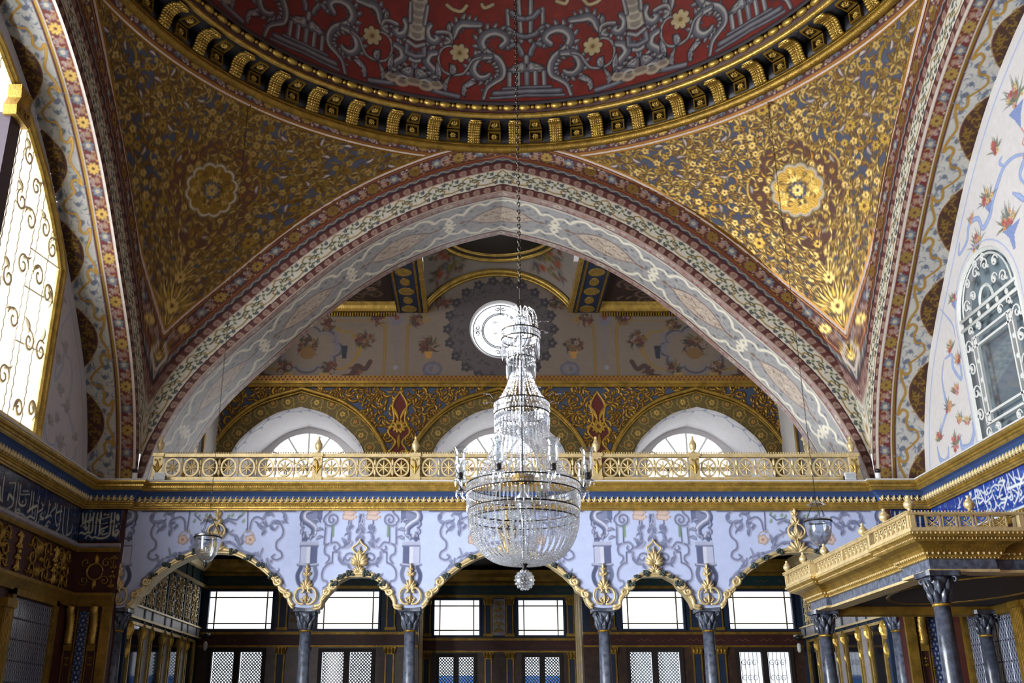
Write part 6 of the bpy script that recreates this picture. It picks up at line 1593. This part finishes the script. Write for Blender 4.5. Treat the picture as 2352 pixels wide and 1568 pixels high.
def fringe(r, z, L, n, w_=.009):
    b = MB()
    for i in range(n):
        a = 2*PI*i/n; x, y, _ = pol(r, a, 0); l = L*(1 if i % 2 else .82)
        b.octa((x, y, z-.012), .006, .010)
        b.add([(x+w_*math.cos(a+q*PI/2), y+w_*.6*math.sin(a+q*PI/2), z-.026-l*.12) for q in range(4)]+[(x+w_*.7*math.cos(a+q*PI/2), y+w_*.6*math.sin(a+q*PI/2), z-.026-l*.85) for q in range(4)]+[(x, y, z-.024), (x, y, z-.026-l)],
              [(0, 1, 5, 4), (1, 2, 6, 5), (2, 3, 7, 6), (3, 0, 4, 7), (1, 0, 8), (2, 1, 8), (3, 2, 8), (0, 3, 8), (4, 5, 9), (5, 6, 9), (6, 7, 9), (7, 4, 9)])
    b.obj('prism_fringe', CRYSTAL, ch, kind='stuff')
def strings(name, prof, n, pitch=.022, r_=.0085, ph=0):
    P = crom([(a, 0, z) for a, z in prof], 8); d = np.concatenate([[0], np.cumsum(np.linalg.norm(np.diff(P, axis=0), axis=1))]); m = int(d[-1]/pitch)
    b = MB()
    for i in range(n):
        a = 2*PI*(i+ph)/n
        for k in range(m+1):
            q = d[-1]*k/m; rr = np.interp(q, d, P[:, 0]); zz_ = np.interp(q, d, P[:, 2]); b.octa(pol(rr, a, zz_), r_ if k % 3 else r_*1.25, r_*1.35)
    b.obj(name, CRYSTAL, ch, kind='stuff')
# crown
strings('crown_sprays', [(.05, 5.22), (.09, 5.29), (.13, 5.28), (.155, 5.22), (.165, 5.12)], 16, .016, .006)
band('crown_cup', .068, 5.17, 5.215, 18); fringe(.066, 5.17, .10, 18, .006)
hoop(.178, 5.075); hoop(.178, 4.995); band('tier_band', .178, 4.995, 5.075, 40, 2); fringe(.172, 4.995, .17, 32); fringe(.12, 4.90, .13, 20)
hoop(.13, 4.80); band('tier_band', .13, 4.78, 4.82, 28); fringe(.13, 4.79, .17, 26)
strings('bead_strings', [(.09, 4.66), (.11, 4.60), (.16, 4.48), (.235, 4.37)], 26, .020, .0085)
hoop(.25, 4.375); hoop(.25, 4.27); band('tier_band', .25, 4.27, 4.375, 56, 2); fringe(.245, 4.27, .14, 48); fringe(.20, 4.24, .14, 34)
strings('bead_strings', [(.24, 4.22), (.25, 4.05), (.30, 3.88), (.38, 3.72), (.475, 3.62)], 36, .022, .009); strings('bead_strings', [(.20, 4.16), (.21, 4.0), (.25, 3.84), (.32, 3.72), (.42, 3.64)], 24, .024, .009, .5)
hoop(.50, 3.615); hoop(.50, 3.535); band('main_band', .50, 3.535, 3.615, 96, 2); fringe(.495, 3.54, .14, 90, .010); hoop(.485, 3.39, .007); band('main_band', .485, 3.35, 3.39, 88); fringe(.47, 3.36, .12, 80, .009); hoop(.47, 3.31)
strings('basket_strings', [(.485, 3.36), (.475, 3.24), (.43, 3.11), (.34, 3.00), (.22, 2.94), (.10, 2.93)], 44, .022, .0105); strings('basket_strings', [(.46, 3.30), (.44, 3.18), (.38, 3.07), (.28, 2.98), (.16, 2.93)], 36, .024, .0095, .5)
strings('inner_strings', [(.05, 3.5), (.12, 3.2), (.09, 3.0), (.05, 2.93)], 12, .024, .010)
MB().lathe([(.03, 2.935), (.034, 2.92), (.02, 2.905), (.02, 2.885), (.03, 2.875)], 12, (HX, HY, 0)).obj('lower_ferrule', IRON, ch, True)
b = MB(); b.sphere((HX, HY, 2.788), .083, 20, 14); o = b.obj('glass_ball', CRYSTAL, ch); b = MB()
for j in range(1, 8):
    t = PI*j/8
    for i in range(int(14*math.sin(t))+3):
        a = 2*PI*i/(int(14*math.sin(t))+3)+j*.3; b.octa((HX+.083*math.sin(t)*math.cos(a), HY+.083*math.sin(t)*math.sin(a), 2.788+.083*math.cos(t)), .010, .010)
b.obj('cut_facets', CRYSTAL, o, kind='stuff')
for i in range(8):   # arms with dark candle sockets under flared glass shades
    a = 2*PI*(i+.5)/8; arm = MB(); P = crom([(.47, 3.57), (.53, 3.53), (.58, 3.55), (.60, 3.60)], 5)
    arm.tube([pol(r_, a, z) for r_, z in P], .011, 6); x, y, _ = pol(.60, a, 0)
    arm.lathe([(.012, 3.595), (.055, 3.60), (.058, 3.608), (.02, 3.618)], 12, (x, y, 0)); A = arm.obj('arm', CRYSTAL, ch, True)
    MB().lathe([(.024, 3.618), (.026, 3.63), (.026, 3.675), (.006, 3.677)], 10, (x, y, 0)).obj('candle_socket', BLACKP, A, True)
    MB().lathe([(.026, 3.665), (.046, 3.71), (.05, 3.75), (.042, 3.80), (.046, 3.85), (.066, 3.89), (.063, 3.888), (.043, 3.85), (.039, 3.80), (.046, 3.75), (.042, 3.71), (.024, 3.668)], 16, (x, y, 0)).obj('glass_shade', GLASS, A, True)
    b = MB()
    for q in range(5): t = 2*PI*q/5; b.octa((x+.05*math.cos(t), y+.05*math.sin(t), 3.575), .007, .02)
    b.obj('drops', CRYSTAL, A, kind='stuff')
for (zc, r_, n) in ((5.10, .19, 6), (4.40, .27, 8)):   # little leaf sprays sticking out of the upper tiers
    for i in range(n):
        a = 2*PI*(i+.3)/n; b = MB(); b.tube([pol(r_, a, zc), pol(r_+.04, a+.1, zc+.03), pol(r_+.08, a+.15, zc+.02)], .004, 4); b.sphere(pol(r_+.09, a+.16, zc+.018), (.022, .016, .008), 6, 4); b.obj('leaf_spray', CRYSTAL, ch)

# ------------------------------------------------------------------ two bell-shaped glass lanterns
def lantern(x, y, zr, label, ztop):
    r = empty('bell_lantern', (x, y, zr-.36), label=label, cat='lantern', group='glass bell lanterns')
    MB().lathe([(.162, zr+.03), (.158, zr), (.156, zr-.06), (.145, zr-.14), (.12, zr-.21), (.075, zr-.27), (.025, zr-.305), (.02, zr-.305), (.07, zr-.262), (.113, zr-.206), (.138, zr-.138), (.15, zr-.06), (.152, zr), (.156, zr+.03)], 32, (x, y, 0)).obj('glass_bell', GLASS, r, True)
    MB().tube([(x+.162*math.cos(2*PI*k/32), y+.162*math.sin(2*PI*k/32), zr) for k in range(32)], .009, 6, closed=True).obj('rim', IRON, r, True)
    MB().lathe([(.022, zr-.30), (.026, zr-.315), (.02, zr-.34), (.012, zr-.36)], 10, (x, y, 0)).obj('finial', IRON, r, True)
    MB().lathe([(.015, zr+.27), (.05, zr+.24), (.10, zr+.215), (.115, zr+.21), (.098, zr+.212), (.048, zr+.235), (.012, zr+.262)], 24, (x, y, 0)).obj('smoke_bell', GLASS, r, True)
    for k in range(3):
        a = 2*PI*k/3+.4; MB().tube([(x+.16*math.cos(a), y+.16*math.sin(a), zr), (x+.01*math.cos(a), y+.01*math.sin(a), zr+.28)], .0035, 4).obj('suspension_chain', IRON, r)
    MB().lathe([(.03, zr-.20), (.03, zr-.12), (.004, zr-.11)], 10, (x, y, 0)).obj('candle_cup', GLASS, r, True)
    b = MB(); z = zr+.28; k = 0
    while z < ztop:
        a = PI/2*(k % 2); b.tube([(x+.007*math.cos(t)*math.cos(a), y+.007*math.cos(t)*math.sin(a), z+.018*math.sin(t)) for t in [2*PI*q/6 for q in range(6)]], .0026, 3, closed=True, up=(math.sin(a), -math.cos(a), 0)); z += .031; k += 1
    b.obj('chain', STEEL, r)
    MB().tube([(x, y, ztop-.06), (x+.03, y+.02, ztop), (x+.02, y+.06, ztop+.06)], .012, 5).obj('hook', GOLD_D, r)
lantern(-3.70, 12.5, 3.78, 'clear glass bell lantern hanging before the leftmost arch', 9.95)
lantern(3.76, 12.42, 3.96, 'clear glass bell lantern hanging above the throne canopy', 9.95)

# ------------------------------------------------------------------ modern fittings
def floodlight(x, label):
    r = empty('floodlight', (x, 13.86, 4.80), label=label, cat='floodlight', group='floodlights on the cornice')
    MB().box(x-.075, x+.075, 13.83, 13.87, 4.81, 4.91).obj('housing', WHITEP, r); MB().box(x-.062, x+.062, 13.826, 13.83, 4.822, 4.898).obj('front_glass', mat('pale_lamp_glass', (176, 184, 190), .25, 0, .05) if 'pale_lamp_glass' not in bpy.data.materials else bpy.data.materials['pale_lamp_glass'], r)
    b = MB().box(x-.09, x-.078, 13.85, 13.88, 4.80, 4.87).box(x+.078, x+.09, 13.85, 13.88, 4.80, 4.87).box(x-.09, x+.09, 13.85, 13.88, 4.797, 4.805); b.obj('bracket', BLACKP, r)
    s_ = 1 if x > 0 else -1
    MB().tube([(x+s_*.08, 13.87, 4.83), (x+s_*.16, 13.87, 4.81), (x+s_*.26, 13.88, 4.806)], .009, 5).obj('cable', WHITEP, r)
floodlight(-4.80, 'small white floodlight below the left end of the gilded balustrade'); floodlight(4.76, 'small white floodlight below the right end of the gilded balustrade')
def cctv(x, y, z, label, tilt=.0, s=1.0):
    r = empty('security_camera', (x, y, z), label=label, cat='camera', group='security cameras')
    MB().lathe([(.034*s, 0), (.036*s, .02*s), (.036*s, .11*s), (.030*s, .12*s)], 14, (x, y, z)).obj('housing', WHITEP, r, True)
    MB().sphere((x, y-.01*s, z+.135*s), (.045*s, .05*s, .035*s), 12, 8).obj('dome', BLACKP, r, True)
    MB().box(x-.03*s, x+.03*s, y+.02*s, y+.08*s, z, z+.03*s).obj('bracket', WHITEP, r)
cctv(-5.15, 13.86, 4.80, 'white security camera with black cap on the ledge, left corner'); cctv(5.15, 13.86, 4.80, 'white security camera with black cap on the ledge, right corner')
def sensor(x, y, z, label):
    r = empty('motion_sensor', (x, y, z), label=label, cat='sensor', group='wall sensors')
    MB().sphere((x, y, z+.14), (.06, .06, .05), 12, 8).obj('dome', BLACKP, r, True); MB().box(x-.05, x+.05, y+.0, y+.1, z+.16, z+.19).obj('bracket', WHITEP, r)
    MB().lathe([(.02, -.10), (.035, -.06), (.036, .02), (.02, .05)], 12, (x, y, z)).obj('housing', WHITEP, r, True)
sensor(-5.02, 18.0, 2.93, 'black and white wall sensor in the lower left back corner'); sensor(5.06, 18.0, 2.90, 'black and white wall sensor beside the farthest right window')
